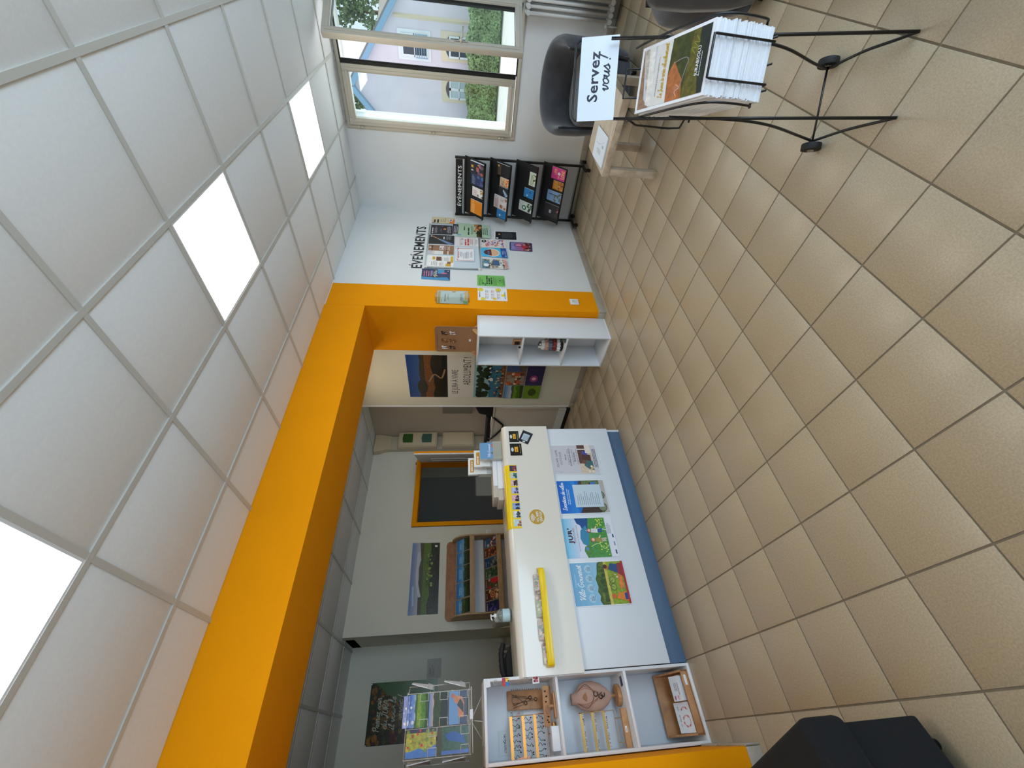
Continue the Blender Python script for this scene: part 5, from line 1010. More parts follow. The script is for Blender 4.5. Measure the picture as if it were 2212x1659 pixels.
# yellow photo leaflet draped over the counter edge
yl = empty('yellow_leaflet', (1.45, 3.06, 1.1), 'yellow display strip with eight small photos draped over the counter edge', 'leaflet')
def edge(s, o=.0015):   # s: distance up the front from z=1.0
    if s < .052: return (3.058-o, 1.0+s)
    t = min((s-.052)/.048, PI/2)
    if s-.052 < .048*PI/2: return (3.106-(.048+o)*math.cos(t), 1.052+(.048+o)*math.sin(t))
    return (3.106+(s-.052-.048*PI/2), 1.10+o)
mb = MB(); rows = []
for i in range(15):
    s = .165*i/14; y, z = edge(s); rows.append([(1.182, y, z), (1.715, y, z)])
rows2 = [[(p[0], *edge(.165*i/14, .0025)) for p in r_] for i, r_ in enumerate(rows)]
mb.grid(rows2); mb.grid(rows); mb.build('strip', M['bright'], yl)
CC = [((60, 50, 90), (226, 110, 80)), ((200, 210, 204), (60, 130, 140)), ((230, 190, 180), (70, 60, 50)), ((190, 190, 226), (90, 90, 150)), ((226, 180, 200), (80, 40, 60)), ((150, 170, 220), (40, 44, 80)), ((220, 224, 226), (60, 90, 100)), ((200, 220, 226), (190, 100, 50))]
for i in range(8):
    x1 = 1.708-.0655*i; x0 = x1-.052; a = Art(.052, .058, thick=.0002); a.bg(CC[i][0], 0, .2); a.blobs(0, 0, .052, .035, [CC[i][1], tuple(int(c*.6) for c in CC[i][1])], 8, .01, i, .3)
    a.build('photo', [(x0, 3.0548, 1.058), (x1, 3.0548, 1.058), (x1, 3.0548, 1.0), (x0, 3.0548, 1.0)], yl)
box('price_tag', M['paperw'], 1.44, 1.47, 3.112, 3.125, 1.1026, 1.1032, yl)
# piles of paper
for k, (x0, x1, z0, z1, lb) in enumerate(((1.475, 1.845, 1.1006, 1.148, 'lower thick pile of white magazines on the counter'), (1.50, 1.86, 1.1492, 1.186, 'upper pile of white magazines on the counter'))):
    e = empty('paper_pile', ((x0+x1)/2, 3.3, z0), lb, 'paper pile')
    mb = MB(); n = 7 if k == 0 else 5; R = random.Random(k)
    for i in range(n): j = R.uniform(-.004, .004); za = z0+(z1-z0)*i/n; mb.box(x0+j, x1+j, 3.20+j, 3.385+j, za, za+(z1-z0)/n-.0006)
    mb.build('magazines', M['pages'], e, .0015)
    box('front_edges', M['paperw'], x0+.1, x1+.004, 3.194, 3.1955, z0, z1-.001, e)
# leaflet holder
lh = empty('leaflet_holder', (1.9, 3.22, 1.1), 'clear stepped leaflet holder near the counter end', 'holder')
hp = mat('clear_plastic_holder', (214, 218, 214), .15, alpha=.35)
for k, (y, z) in enumerate(((3.15, .16), (3.22, .21), (3.29, .26))):
    x0 = 1.835-.035*k; x1 = 2.0-.035*k
    MB().box(x0-.006, x1+.006, y-.002, y, 1.1015, 1.1+z*.5).box(x0-.006, x0-.004, y, y+.05, 1.1015, 1.1+z*.8).box(x1+.004, x1+.006, y, y+.05, 1.1015, 1.1+z*.8).build('pocket', hp, lh)
    e = empty('leaflet_pile', ((x0+x1)/2, y+.02, 1.103), ['sky blue cycling leaflets in the front pocket of the clear holder', 'white leaflets with ochre band in the middle pocket of the clear holder', 'white leaflets with ochre band in the rear pocket of the clear holder'][k], 'leaflets')
    MB().obox((x0, y+.003, 1.103), (x1-x0, 0, 0), (0, .025, 0), (0, .012, z+.03)).build('paper_block', M['paperw'], e)
    a = Art(x1-x0, z+.03, thick=.0002)
    if k == 0: a.bg((110, 160, 206)); a.script('Vélo Gourmet', .015, .1, .012, WH, .2, w=.13); a.rect(0, 0, .165, .075, (150, 150, 70), .3); a.blobs(.01, .01, .15, .09, [(90, 100, 50), (200, 120, 60), (190, 180, 110)], 20, .012, 4, .3)
    else: a.bg((238, 238, 234)); a.rect(.02, z-.02, .145, z+.012, (206, 150, 40)); a.words(.03, z-.008, .1, .012, WH, k, 1)
    a.build('cover', [(x0, y+.0145, 1.133+z), (x1, y+.0145, 1.133+z), (x1, y+.0025, 1.103), (x0, y+.0025, 1.103)], e)
# yellow tray on the counter front with four booklets
ty = empty('leaflet_tray', (.61, 3.03, .88), 'bright yellow curved leaflet tray fixed on the counter front', 'tray')
pf = [(.886, 3.050, .0), (.874, 3.006, .0), (.74, 2.985, 0), (.60, 2.982, 0), (.46, 2.985, 0), (.345, 3.000, 0), (.322, 3.02, 0), (.320, 3.055, 0)]
def trayz(x): return .884+.003*math.sin((x-.3)*9)
top, bot = [], []
P_ = crom([Vector((a_, b_, 0)) for a_, b_, _ in pf], 5)
mb = MB(); rows = [[(p.x, p.y, trayz(p.x)-.001) for p in P_], [(p.x, p.y, trayz(p.x)+.042) for p in P_], [(p.x*1.0, p.y+.004, trayz(p.x)+.042) for p in P_], [(p.x, p.y+.004, trayz(p.x)-.001) for p in P_]]; rows.append(rows[0])
mb.grid(rows); mb.build('front_band', M['bright'], ty)
n = len(P_); mb = MB(); k_ = [(p.x, p.y+.002, .882) for p in P_]+[(.322, 3.0575, .882), (.884, 3.0575, .882)]; mb.add(k_+[(x, y, .887) for x, y, z in k_], [tuple(range(len(k_)))[::-1], tuple(range(len(k_), 2*len(k_)))]+[(i, (i+1) % len(k_), len(k_)+(i+1) % len(k_), len(k_)+i) for i in range(len(k_))]); mb.build('tray_floor', M['bright'], ty)
for k, (x0, x1) in enumerate(((.725, .848), (.588, .712), (.462, .572), (.336, .446))):
    e = empty('booklet', ((x0+x1)/2, 3.03, .889), ['rosy patterned booklet at the right end of the yellow tray', 'greenish patterned booklet second from the right in the yellow tray', 'rosy patterned booklet third from the right in the yellow tray', 'greyish booklet sunk lowest at the left end of the yellow tray'][k], 'booklet', 'booklets in the yellow tray')
    h = .068 if k < 3 else .055; th = .012 if k < 3 else .006
    MB().obox((x0, 3.004, .888), (x1-x0, 0, 0), (0, th, 0), (0, .022, h)).build('page_block', M['paperw'], e)
    a = Art(x1-x0, h, thick=.0002); a.bg((206, 190, 180) if k != 1 else (176, 186, 160), 0, .3); a.rect(0, 0, x1-x0, .02, (226, 232, 232)); a.rect(0, 0, .02, .02, (110, 150, 160)); a.rect(x1-x0-.02, 0, x1-x0, .02, (110, 150, 160)); a.blobs(0, .02, x1-x0, h, [(190, 150, 140), (150, 130, 120), (150, 170, 170), (220, 210, 196)], 14, .01, k, .3)
    a.build('cover', [(x0, 3.0255, .888+h), (x1, 3.0255, .888+h), (x1, 3.0036, .888), (x0, 3.0036, .888)], e)
# hand gel
ge = empty('gel_bottle', (.655, 3.25, 1.1), 'clear hand gel bottle with white pump on the counter', 'bottle')
ce = (.655, 3.25, 1.101)
MB().lathe(ce, [(.034, 0), (.040, .006), (.040, .075), (.036, .088), (.018, .10), (.013, .105)], 28).build('bottle', M['gel'], ge)
MB().lathe((ce[0], ce[1], ce[2]+.012), [(.0406, 0), (.0410, .002), (.0410, .048), (.0406, .05)], 28).build('label', mat('pale_blue_label', (186, 212, 220), .4), ge)
MB().lathe((ce[0], ce[1], ce[2]+.104), [(.014, 0), (.015, .002), (.015, .016), (.006, .018), (.005, .034)], 18).tube([(ce[0], ce[1], 1.232), (ce[0], ce[1], 1.242), (ce[0]-.018, ce[1]-.012, 1.242), (ce[0]-.03, ce[1]-.02, 1.236)], .0045).lathe((ce[0], ce[1], 1.238), [(.012, 0), (.013, .004), (.008, .009)], 14).build('pump', M['socket'], ge)
# things behind the counter: monitor back, black phone, papers
mo = empty('card_terminal', (.76, 3.6, .75), 'grey curved screen hood standing behind the counter beside the gel bottle', 'screen')
MB().prism([(0, 0), (.05, 0), (.055, .28), (.03, .40), (-.01, .44), (-.03, .42), (-.015, .3)], (.70, 3.55, .762), (1, 0, 0), (0, 0, 1), (0, .22, 0), smooth=False).build('hood', mat('pale_grey_plastic', (168, 170, 160), .4), mo, .008); box('stand', M['alu'], .69, .78, 3.58, 3.74, .7505, .764, mo, .004); box('dark_slot', M['blackm'], .697, .702, 3.57, 3.74, 1.05, 1.14, mo)
ph = empty('desk_telephone', (.42, 3.56, 1.05), 'black desk telephone behind the left end of the counter', 'telephone')
MB().prism([(0, 0), (.2, 0), (.2, .035), (.12, .085), (0, .09)], (.33, 3.46, 1.05), (1, 0, 0), (0, 0, 1), (0, .18, 0)).build('body', M['rubber'], ph, .01, seg=3); MB().tube([(.33, 3.455, 1.15), (.38, 3.45, 1.165), (.47, 3.45, 1.165), (.52, 3.455, 1.148)], .018, 12, smooth=4).build('handset', M['rubber'], ph)
box('riser_shelf', M['oakl'], .28, .685, 3.41, 3.80, 1.02, 1.048, None, .003); tag(bpy.data.objects['riser_shelf'], 'pale wood ledge just behind the counter top under the telephone', 'shelf')
rs = bpy.data.objects['riser_shelf']; off_ = Vector(rs.location)
for x in (.29, .65): box('shelf_leg', M['oakl'], x, x+.02, 3.5, 3.78, .7505, 1.02, rs)
a = Art(.20, .08, thick=.0006); a.bg((214, 196, 176)); a.poly([(.02, .03), (.1, .05), (.18, .03), (.1, .015)], (150, 90, 80))
tag(a.build('loose_card', [(.5, 3.50, 1.0487), (.7, 3.52, 1.0487), (.7, 3.44, 1.0487), (.5, 3.42, 1.0487)]), 'beige card with reddish leaf mark on the ledge behind the counter', 'card')
a = Art(.5, .2, thick=.0006); a.bg((190, 140, 60), 0, .2); a.blobs(0, 0, .5, .2, [(214, 170, 90), (150, 100, 40)], 16, .03, 2, .2)
tag(a.build('desk_mat', [(.95, 3.388, 1.1012), (1.17, 3.388, 1.1012), (1.17, 3.34, 1.1012), (.95, 3.34, 1.1012)]), 'narrow amber printed sheet along the back edge of the counter', 'sheet')
# ================================================================== BACK OFFICE
# low cabinet and bag
cb = empty('low_cabinet', (3.43, 4.75, 0), 'beige low cabinet against the side wall behind the counter', 'cabinet')
box('body', M['beige'], 3.24, 3.615, 4.30, 5.35, .06, 1.015, cb, .002); box('plinth', M['blackm'], 3.25, 3.615, 4.31, 5.34, 0, .06, cb); box('top', M['beige'], 3.23, 3.618, 4.29, 5.36, 1.015, 1.035, cb, .002); box('rail', M['rad'], 3.232, 3.24, 4.30, 5.35, .06, .16, cb)
bg_ = empty('bag', (3.35, 4.7, 1.036), 'black bag with hanging strap lying on the beige low cabinet', 'bag')
MB().tube([(3.30, 4.42, 1.082), (3.30, 4.7, 1.084), (3.295, 5.0, 1.081), (3.29, 5.22, 1.078)], .038, 12).build('long_sleeve', M['blackf'], bg_)
MB().hexa([(3.24, 4.20, 1.038), (3.5, 4.26, 1.038), (3.5, 4.5, 1.038), (3.25, 4.5, 1.038), (3.25, 4.23, 1.30), (3.46, 4.28, 1.30), (3.46, 4.42, 1.26), (3.26, 4.46, 1.22)]).build('body', M['blackf'], bg_, .03, seg=3)
MB().tube([(3.262, 4.46, 1.06), (3.226, 4.5, 1.01), (3.222, 4.65, .885), (3.222, 4.73, .885), (3.222, 4.9, .97), (3.228, 5.0, 1.03), (3.27, 5.03, 1.07)], .013, 8).build('strap', M['blackf'], bg_)
e = box('wall_cabinet', mat('mid_grey_paint', (140, 134, 122), .6), 3.58, 3.628, 4.3, 4.875, 1.29, 1.716, None, .003); tag(e, 'flat grey box on the side wall above the black bag', 'wall cabinet')
# trunking and consumer units
tk = empty('cable_trunking', (3.5, 5.52, 1.0), 'cream vertical cable trunking in the far corner behind the meter boxes', 'trunking')
box('trunk', M['cream2'], 3.385, 3.615, YB-.07, YB-.001, 1.04, 2.52, tk, .004)
rows = []
for z, w0 in ((2.50, .115), (2.55, .118), (2.60, .13), (2.64, .15), (2.69, .165), (CEIL-.002, .168)): rows.append([(3.5-w0, YB-.001, z), (3.5-w0, YB-.075-(w0-.115)*.5, z), (min(3.5+w0, 3.627), YB-.075-(w0-.115)*.5, z), (min(3.5+w0, 3.627), YB-.001, z)])
mb = MB().grid(rows, closed=True, smooth=False); mb.f += [[3, 2, 1, 0], [20, 21, 22, 23]]; mb.sm += [False, False]; mb.build('flared_cover', M['cream'], tk)
def cunit(z0, z1, lb, wins):
    t = empty('meter_box', (3.5, YB-.12, z0), lb, 'meter box'); box('case', M['cream'], 3.375, 3.622, YB-.17, YB-.072, z0, z1, t, .010, seg=3)
    box('front_door', M['cream'], 3.385, 3.612, YB-.186, YB-.171, z0+.02, z1-.02, t, .006)
    for (a_, b_, m_) in wins: MB().prism([(0, 0), (.15, 0), (.15, b_-a_), (.075, b_-a_+.012), (0, b_-a_)], (3.43, YB-.187, a_), (1, 0, 0), (0, 0, 1), (0, -.005, 0)).build('smoked_window', m_, t)
    return t
cunit(1.81, 2.385, 'upper cream meter box with two green smoked windows in the far corner', ((2.17, 2.31, M['green']), (1.89, 2.03, M['teal'])))
cunit(1.25, 1.73, 'lower plain cream meter box in the far corner', ())
# leaflet dispenser on the far wall
dp = empty('leaflet_dispenser', (1.55, 5.45, .7), 'wall hung wooden leaflet dispenser with curved sides and brown back board', 'dispenser')
pr = [(0, 0)]; pr = [(1.095, .62), (2.005, .62)]+[(2.005-.05+.05*math.cos(t), 1.57+.05*math.sin(t)) for t in [PI/2*i/5 for i in range(6)]]+[(1.145-.05*math.sin(t), 1.57+.05*math.cos(t)) for t in [PI/2*i/5 for i in range(6)]]
MB().prism(pr, (0, YB-.018, 0), (1, 0, 0), (0, 0, 1), (0, .016, 0)).build('back_board', M['brownw'], dp)
sp = [(YB-.019, .62), (YB-.27, .62), (YB-.27, 1.30), (YB-.262, 1.38), (YB-.235, 1.45), (YB-.18, 1.51), (YB-.10, 1.545), (YB-.019, 1.55)]
for x in (1.10, 1.985): MB().prism(sp, (x, 0, 0), (0, 1, 0), (0, 0, 1), (.018, 0, 0)).build('side_panel', M['beech'], dp, .002)
YL = [(1.30, 1.50), (.965, 1.165), (.66, .86)]
for zl, zh in YL:
    MB().hexa([(1.12, YB-.25, zl), (1.984, YB-.25, zl), (1.984, YB-.06, zh-.02), (1.12, YB-.06, zh-.02), (1.12, YB-.25, zl+.01), (1.984, YB-.25, zl+.01), (1.984, YB-.07, zh), (1.12, YB-.07, zh)]).build('tray', M['beech'], dp)
    box('tray_lip', M['beech'], 1.12, 1.984, YB-.266, YB-.250, zl-.03, zl+.03, dp, .002); box('under_board', M['white'], 1.12, 1.984, YB-.10, YB-.095, zl-.15, zl-.02, dp)
def dleaf(r, x0, x1, h, a, lb):
    zl, zh = YL[r]; L = math.hypot(.18, zh-zl-.01); uy, uz = .18/L, (zh-zl-.01)/L
    e = empty('leaflet_pile', ((x0+x1)/2, YB-.24, zl+.02), lb, 'leaflets', 'leaflets in the wooden dispenser')
    def q(s, o): return (YB-.248+uy*s-uz*o, zl+.012+uz*s+uy*o)
    c_ = [q(.004, .002), q(h, .002), q(h, .018), q(.004, .018)]
    MB().hexa([(x0, *c_[0]), (x1, *c_[0]), (x1, *c_[1]), (x0, *c_[1]), (x0, *c_[3]), (x1, *c_[3]), (x1, *c_[2]), (x0, *c_[2])]).build('paper_block', M['paperw'], e)
    p1, p0 = q(h, .0184), q(.004, .0184); a.build('cover', [(x0, *p1), (x1, *p1), (x1, *p0), (x0, *p0)], e)
for i, (x0, x1) in enumerate(((1.135, 1.285), (1.30, 1.465), (1.475, 1.65), (1.66, 1.815), (1.825, 1.975))):
    a = Art(.16, .22); a.land(0, 0, .16, .22, sky=((120, 180, 220), (40, 120, 190)), seed=i+3, hz=.4 if i else .55); a.words(.03, .165, .1, .008, (190, 220, 240), i, 3)
    dleaf(0, x0, x1, .225, a, ['blue sky leaflets with meadow, far left of the upper tray, wooden dispenser', 'blue sky leaflets second from left, upper tray of the wooden dispenser', 'deep blue leaflets in the middle of the upper tray of the wooden dispenser', 'blue leaflets with sunset cloud, second from right, upper tray of the wooden dispenser', 'thick blue leaflets with village, far right of the upper tray of the wooden dispenser'][i])
LC = [((40, 40, 96), [(90, 90, 170), (30, 30, 60)]), ((70, 34, 24), [(190, 120, 80), (230, 190, 150)]), ((90, 60, 44), [(200, 190, 180), (206, 40, 44), (80, 90, 50)]), ((60, 92, 60), [(40, 60, 44), (130, 140, 120)]), ((34, 76, 116), [(40, 44, 50), (120, 130, 130)]), ((100, 52, 28), [(200, 110, 60), (70, 40, 30)]), ((70, 110, 150), [(220, 210, 210), (120, 50, 50)])]
LBL = ['dark blue leaflets far left', 'brown leaflets with round pastry second from left', 'leaflets with red corner third from left', 'green leaflets with dark figures in the middle', 'blue and black leaflets third from right', 'amber brown leaflets second from right', 'thick blue and rose leaflets far right']
for i in range(7):
    x0 = 1.135+.122*i; a = Art(.11, .2); a.bg(LC[i][0], 0, .2); a.blobs(.0, .0, .11, .15, LC[i][1], 16, .02, i, .35)
    if i == 2: a.rect(.06, 0, .11, .1, (206, 36, 44))
    if i == 1: 
        for r_, c_ in ((.045, (150, 80, 40)), (.034, (206, 140, 90)), (.022, (130, 70, 36)), (.01, (226, 170, 120))): a.disc(.055, .09, r_, c_)
    a.words(.015, .175, .08, .008, (226, 226, 226), i, 1); dleaf(1, x0, x0+.11, .205, a, LBL[i]+' of the lower tray, wooden dispenser')
sw = empty('wall_socket', (2.115, YB-.002, 1.07), 'white square socket on the far wall between doorway and dispenser', 'socket'); box('plate', M['socket'], 2.07, 2.155, YB-.011, YB-.001, 1.02, 1.11, sw, .003); MB().cyl((2.112, YB-.0125, 1.065), (2.112, YB-.006, 1.065), .022, n=22).build('socket_well', M['rad'], sw)
# radiator of the office wall
r2 = empty('radiator', (.6, 6.1, .1), 'white column radiator on the office wall behind the counter', 'radiator')
for i in range(22):
    x = .885-.058*i; s = MB()
    for yy in (6.05, 6.13): s.cyl((x, yy, .14), (x, yy, .93), .016, n=10)
    s.cyl((x, 6.03, .945), (x, 6.15, .945), .024, n=12); s.cyl((x, 6.03, .14), (x, 6.15, .14), .024, n=12).cyl((x-.029, 6.09, .93), (x+.029, 6.09, .93), .018, n=10).build('column', M['rad'], r2)
MB().cyl((.91, 6.09, .93), (.965, 6.09, .93), .018).cyl((.945, 6.05, .93), (.945, 6.13, .93), .03, n=16).build('valve', M['rad'], r2)
for x in (.3, -.2): MB().box(x-.01, x+.01, 6.10, 6.198, .05, .12).build('bracket', M['rad'], r2)
# ================================================================== JEWELLERY IN THE LEFT UNIT
def items(): pass
zS1, zS2, zS0 = .8775, .4425, .0165
# necklace board
nb = empty('necklace_board', (.19, 3.32, zS1), 'wooden necklace board with notched edges, right of the top compartment', 'display')
MB().obox((.140, 3.315, zS1+.012), (.098, .01, 0), (0, .012, 0), (.006, .02, .262)).build('board', M['wood'], nb, .004)
for k in range(14):
    for xx in (.138, .238): MB().obox((xx+.0005*k, 3.312+.0014*k, zS1+.06+.014*k), (.006, 0, 0), (0, .006, 0), (0, 0, .006)).build('notch', M['brownw'], nb)
box('foot', M['wood'], .13, .25, 3.29, 3.35, zS1+.0005, zS1+.014, nb, .003)
MB().prism([(0, 0), (.03, -.01), (.06, 0), (.052, .012), (.03, .03), (.008, .012)], (.162, 3.324, 1.095), (1, 0, 0), (0, 0, 1), (0, -.003, 0)).build('engraved_crest', M['brownw'], nb)
for k, c_ in enumerate(((.175, 1.05, .03), (.2, 1.02, .06), (.19, .985, .02))):
    x, z, d_ = c_; MB().tube([(.155+.01*k, 3.317, 1.12), (x, 3.313, z), (.225-.008*k, 3.317, 1.125)], .0012, 5, smooth=6).build('chain', M['darkj'], nb)
    MB().tube([(x+.009*math.cos(t), 3.311, z-.012+.009*math.sin(t)) for t in [2*PI*i/10 for i in range(10)]], .0022, 6, closed=True).build('pendant', M['darkj'], nb)
# crossbar
cr_ = empty('earring_bar', (.145, 3.17, zS1), 'wooden bar on a stem with small earrings, in front in the top compartment', 'display')
MB().obox((.243, 3.165, .908), (-.196, .012, .004), (0, .010, 0), (.002, -.002, .042)).build('bar', M['wood'], cr_, .005); MB().box(.138, .15, 3.17, 3.186, zS1+.012, .912).build('stem', M['wood'], cr_); box('foot', M['wood'], .085, .205, 3.145, 3.20, zS1+.0005, zS1+.013, cr_, .003)
for k, x in enumerate((.215, .19, .165, .095, .08, .07)): MB().lathe((x, 3.160, .935-.006*(k % 2)), [(.001, -.006), (.0045, 0), (.001, .006)], 8).build('earring', M['darkj'], cr_)
MB().prism([(0, 0), (.02, -.006), (.045, 0), (.036, .010), (.02, .018), (.006, .01)], (.106, 3.161, .925), (1, 0, 0), (0, 0, 1), (0, -.002, 0)).build('engraved_crest', M['brownw'], cr_)
# gilded frame stand
gf = empty('earring_stand', (.01, 3.24, zS1), 'gilded wire frame stand hung with dark earrings in the top compartment', 'display')
y_ = 3.245
MB().tube([(.112, y_, 1.150), (.115, y_, .925), (-.078, y_, .925), (-.085, y_, 1.145)], .003, 6, closed=True).build('frame', M['gold'], gf)
for z in (1.146, 1.072, 1.0): MB().box(-.082, .113, y_-.005, y_+.001, z-.009, z+.009).build('rail', M['gold'], gf)
for x in (.02, ): MB().tube([(x, y_, .925), (x, y_, .895)], .003).build('stem', M['gold'], gf)
box('foot', M['gold'], -.03, .07, 3.22, 3.28, zS1+.0005, .896, gf, .002)
R = random.Random(21)
for z in (1.146, 1.072, 1.0):
    for i in range(8):
        x = .098-.024*i+R.uniform(-.004, .004); z0 = z-.008; pts = [(x+R.uniform(-.009, .009), y_-.008, z0-.008*j) for j in range(6)]
        MB().tube(pts, .0014, 5, smooth=4).lathe((pts[-1][0], y_-.008, pts[-1][2]), [(.0005, -.005), (.0038, 0), (.0005, .005)], 8).build('earring', M['darkj'], gf)
MB().prism([(0, 0), (.02, -.01), (.028, .0), (.014, .012), (.026, .03), (.018, .07), (.006, .05), (.002, .02)], (-.094, y_-.012, 1.055), (1, 0, 0), (0, 0, 1), (0, .003, 0)).build('leather_tag', M['copper'], gf)
e = MB().obox((.050, 3.13, zS1+.0008), (-.108, .006, 0), (.003, .055, 0), (0, 0, .046)).build('gift_box', M['white'], None, .002); tag(e, 'small white gift box at the front left of the top compartment', 'box')
for k, (x0, x1, z0, z1, lb) in enumerate(((-.059, .056, 1.10, 1.215, 'white card with handwriting leaning at the back behind the gilded stand'), (.06, .152, 1.05, 1.155, 'second white card leaning behind the necklace board'))):
    a = Art(x1-x0, z1-z0); a.bg((216, 222, 222)); a.script('creation' if k == 0 else 'jura', .01, .07, .012, (70, 70, 76), .16, w=(x1-x0)*.75); a.blobs(.03, .02, .08, .05, [(220, 190, 190)], 5, .008, 2)
    tag(a.build('card', wq(x0, x1, z0, z1, 3.372)), lb, 'card')
# bust
bu_ = empty('necklace_bust', (.17, 3.25, zS2), 'dusty pink necklace bust with bronze pendants on a round wooden foot', 'bust')
rows = []
for z, w_, d_, cx in ((.495, .012, .012, .172), (.52, .04, .02, .172), (.56, .066, .03, .173), (.61, .078, .036, .176), (.66, .074, .038, .178), (.70, .062, .036, .176), (.715, .044, .03, .172), (.73, .032, .027, .170), (.758, .029, .026, .168)):
    rows.append([(cx+w_*math.cos(2*PI*i/28), 3.255+d_*math.sin(2*PI*i/28), z) for i in range(28)])
mb = MB().grid(rows, closed=True); mb.f.append([8*28+i for i in range(28)]); mb.sm.append(False); mb.build('torso', M['pinkf'], bu_)
MB().lathe((.17, 3.25, zS2), [(.054, .0005), (.057, .004), (.057, .020), (.054, .024)], 28).cyl((.17, 3.252, .46), (.172, 3.254, .52), .008).build('foot', M['wood'], bu_)
for k, (x, z) in enumerate(((.185, .605), (.172, .575), (.180, .56))):
    MB().tube([(.145, 3.228, .725), (.12+.01*k, 3.218, .66), (x, 3.214, z+.012), (.235-.01*k, 3.222, .66), (.2, 3.228, .722)], .0012, 5, smooth=6).build('chain', M['copper'] if k else M['darkj'], bu_)
    MB().tube([(x+.013*math.cos(t), 3.212, z+.012*math.sin(t)) for t in [.5+4.8*i/9 for i in range(10)]], .0026, 6).build('pendant', M['darkj'], bu_)
MB().prism([(0, 0), (.02, -.008), (.045, 0), (.036, .014), (.02, .024), (.008, .012)], (.15, 3.219, .668), (1, 0, 0), (0, 0, 1), (0, -.003, 0)).build('engraved_crest', M['brownw'], bu_)
# three rail stud stand
s3 = empty('stud_stand', (.0, 3.2, zS2), 'brass stand with three rails of stud earrings on an oak bar, middle compartment', 'display')
MB().obox((.103, 3.165, zS2+.0008), (-.195, .012, 0), (0, .026, 0), (0, 0, .036)).build('wooden_bar', M['wood'], s3, .002)
MB().tube([(.098, 3.20, .735), (.098, 3.20, .515), (-.086, 3.21, .515), (-.086, 3.21, .735)], .0022, 6).build('frame', M['brass'], s3)
for x in (.06, -.05): MB().tube([(x, 3.20, .515), (x, 3.185, .478)], .0022, 6).build('stem', M['brass'], s3)
SC = [M['brass'], M['paperw'], M['copper'], M['alu'], mat('rose_bead', (226, 150, 180), .4), M['darkj']]; R = random.Random(31)
for z in (.722, .65, .58):
    MB().obox((.100, 3.203, z-.008), (-.186, .010, -.0), (0, .004, 0), (0, 0, .016)).build('rail', M['brass'], s3)
    for i in range(22): x = .094-.0083*i; MB().lathe((x, 3.1975+.0005*i, z-.012+R.uniform(-.002, .002)), [(.0008, -.0035), (.0036, 0), (.0008, .0035)], 7).build('stud', SC[R.choice([0, 0, 1, 0, 1, 3, 2])] if i > 3 else SC[R.choice([1, 4, 5])], s3)
a = Art(.028, .012, thick=.0002); a.bg((240, 240, 240)); a.words(.004, .004, .02, .003, K_, 3, 1); a.build('price_tag', [(.02, 3.1680, .472), (-.008, 3.1700, .472), (-.008, 3.1700, .460), (.02, 3.1680, .460)][::1] if 0 else [(-.008, 3.1695, .472), (.02, 3.168, .472), (.02, 3.168, .460), (-.008, 3.1695, .460)], s3)
a = Art(.05, .03); a.bg((60, 74, 124)); a.blobs(.0, 0, .05, .03, [(130, 140, 180), (36, 44, 90)], 5, .008, 1)
tag(a.build('blue_card', [(.205, 3.17, .444), (.255, 3.175, .444), (.26, 3.135, .4435), (.21, 3.13, .4435)]), 'tiny dark blue card lying on the shelf right of the bust', 'card')
# oak tray at the bottom
tr = empty('wooden_tray', (.1, 3.2, zS0), 'shallow wooden tray with sloping front holding white cards, bottom compartment', 'tray')
o_ = Vector((.262, 3.105, zS0+.0006)); u_ = Vector((-.315, -.006, 0)); v_ = Vector((-.003, .24, 0)); k3 = Vector((0, 0, 1))
MB().obox(o_, u_, v_, (0, 0, .008)).build('base', M['wood'], tr)
MB().obox(o_+k3*.0, u_, v_*.045, (0, 0, .045)).build('front_rail', M['wood'], tr, .001); MB().obox(o_+v_*.955, u_, v_*.045, (0, 0, .14)).build('back_rail', M['wood'], tr, .001)
for q in (0, .965): MB().hexa([o_+u_*q, o_+u_*(q+.035), o_+u_*(q+.035)+v_, o_+u_*q+v_, o_+u_*q+k3*.045, o_+u_*(q+.035)+k3*.045, o_+u_*(q+.035)+v_+k3*.14, o_+u_*q+v_+k3*.14]).build('side_rail', M['wood'], tr, .001)
box('label_strip', M['paperw'], .17, .235, 3.1035, 3.1045, .035, .05, tr)
e = empty('white_box', (.17, 3.2, .04), 'white oblong box with pink flowers at the right of the wooden tray', 'box')
bo = Vector((.235, 3.135, .055)); bu2 = Vector((-.125, -.004, 0)); bv2 = Vector((0, .075, .034)); bn2 = bu2.cross(bv2).normalized(); bn2 = bn2 if bn2.z > 0 else -bn2
MB().obox(bo-bn2*.03, bu2, bv2, bn2*.055).build('carton', M['white'], e, .002)
a = Art(.125, .08, thick=.0002); a.bg((232, 236, 242)); a.words(.05, .05, .05, .004, (80, 80, 90), 3, 3); a.blobs(.005, .03, .03, .07, [(226, 170, 180), (190, 110, 130)], 6, .006, 2); a.script('anniversaire', .03, .02, .006, (60, 70, 110), .16, w=.06); t0 = bo+bn2*.0256
a.build('print', [t0+bu2+bv2, t0+bv2, t0, t0+bu2], e)
for k, (dx, lb) in enumerate(((.085, 'white card half hidden under the square card in the wooden tray'), (.065, 'square white card with floral ring lying in front in the wooden tray'))):
    bo = Vector((dx+.02*(1-k), 3.128+.012*(1-k), .052+.004*k)); bu2 = Vector((-.105, -.003, 0)); bv2 = Vector((0, .11, .05)); a = Art(.105, .12, thick=.001); a.bg((230, 234, 240)); a.script('joyeux', .02, .09, .008, (50, 54, 60), .18, w=.065)
    for r_ in range(20): t = 2*PI*r_/20; a.disc(.055+.026*math.cos(t), .045+.026*math.sin(t), .0035 if r_ % 3 else .006, (206, 120, 120) if r_ % 5 else (230, 190, 190), 7); a.z -= .00009
    tag(a.build('card', [bo+bu2+bv2, bo+bv2, bo, bo+bu2], base=(236, 238, 242)), lb, 'card')
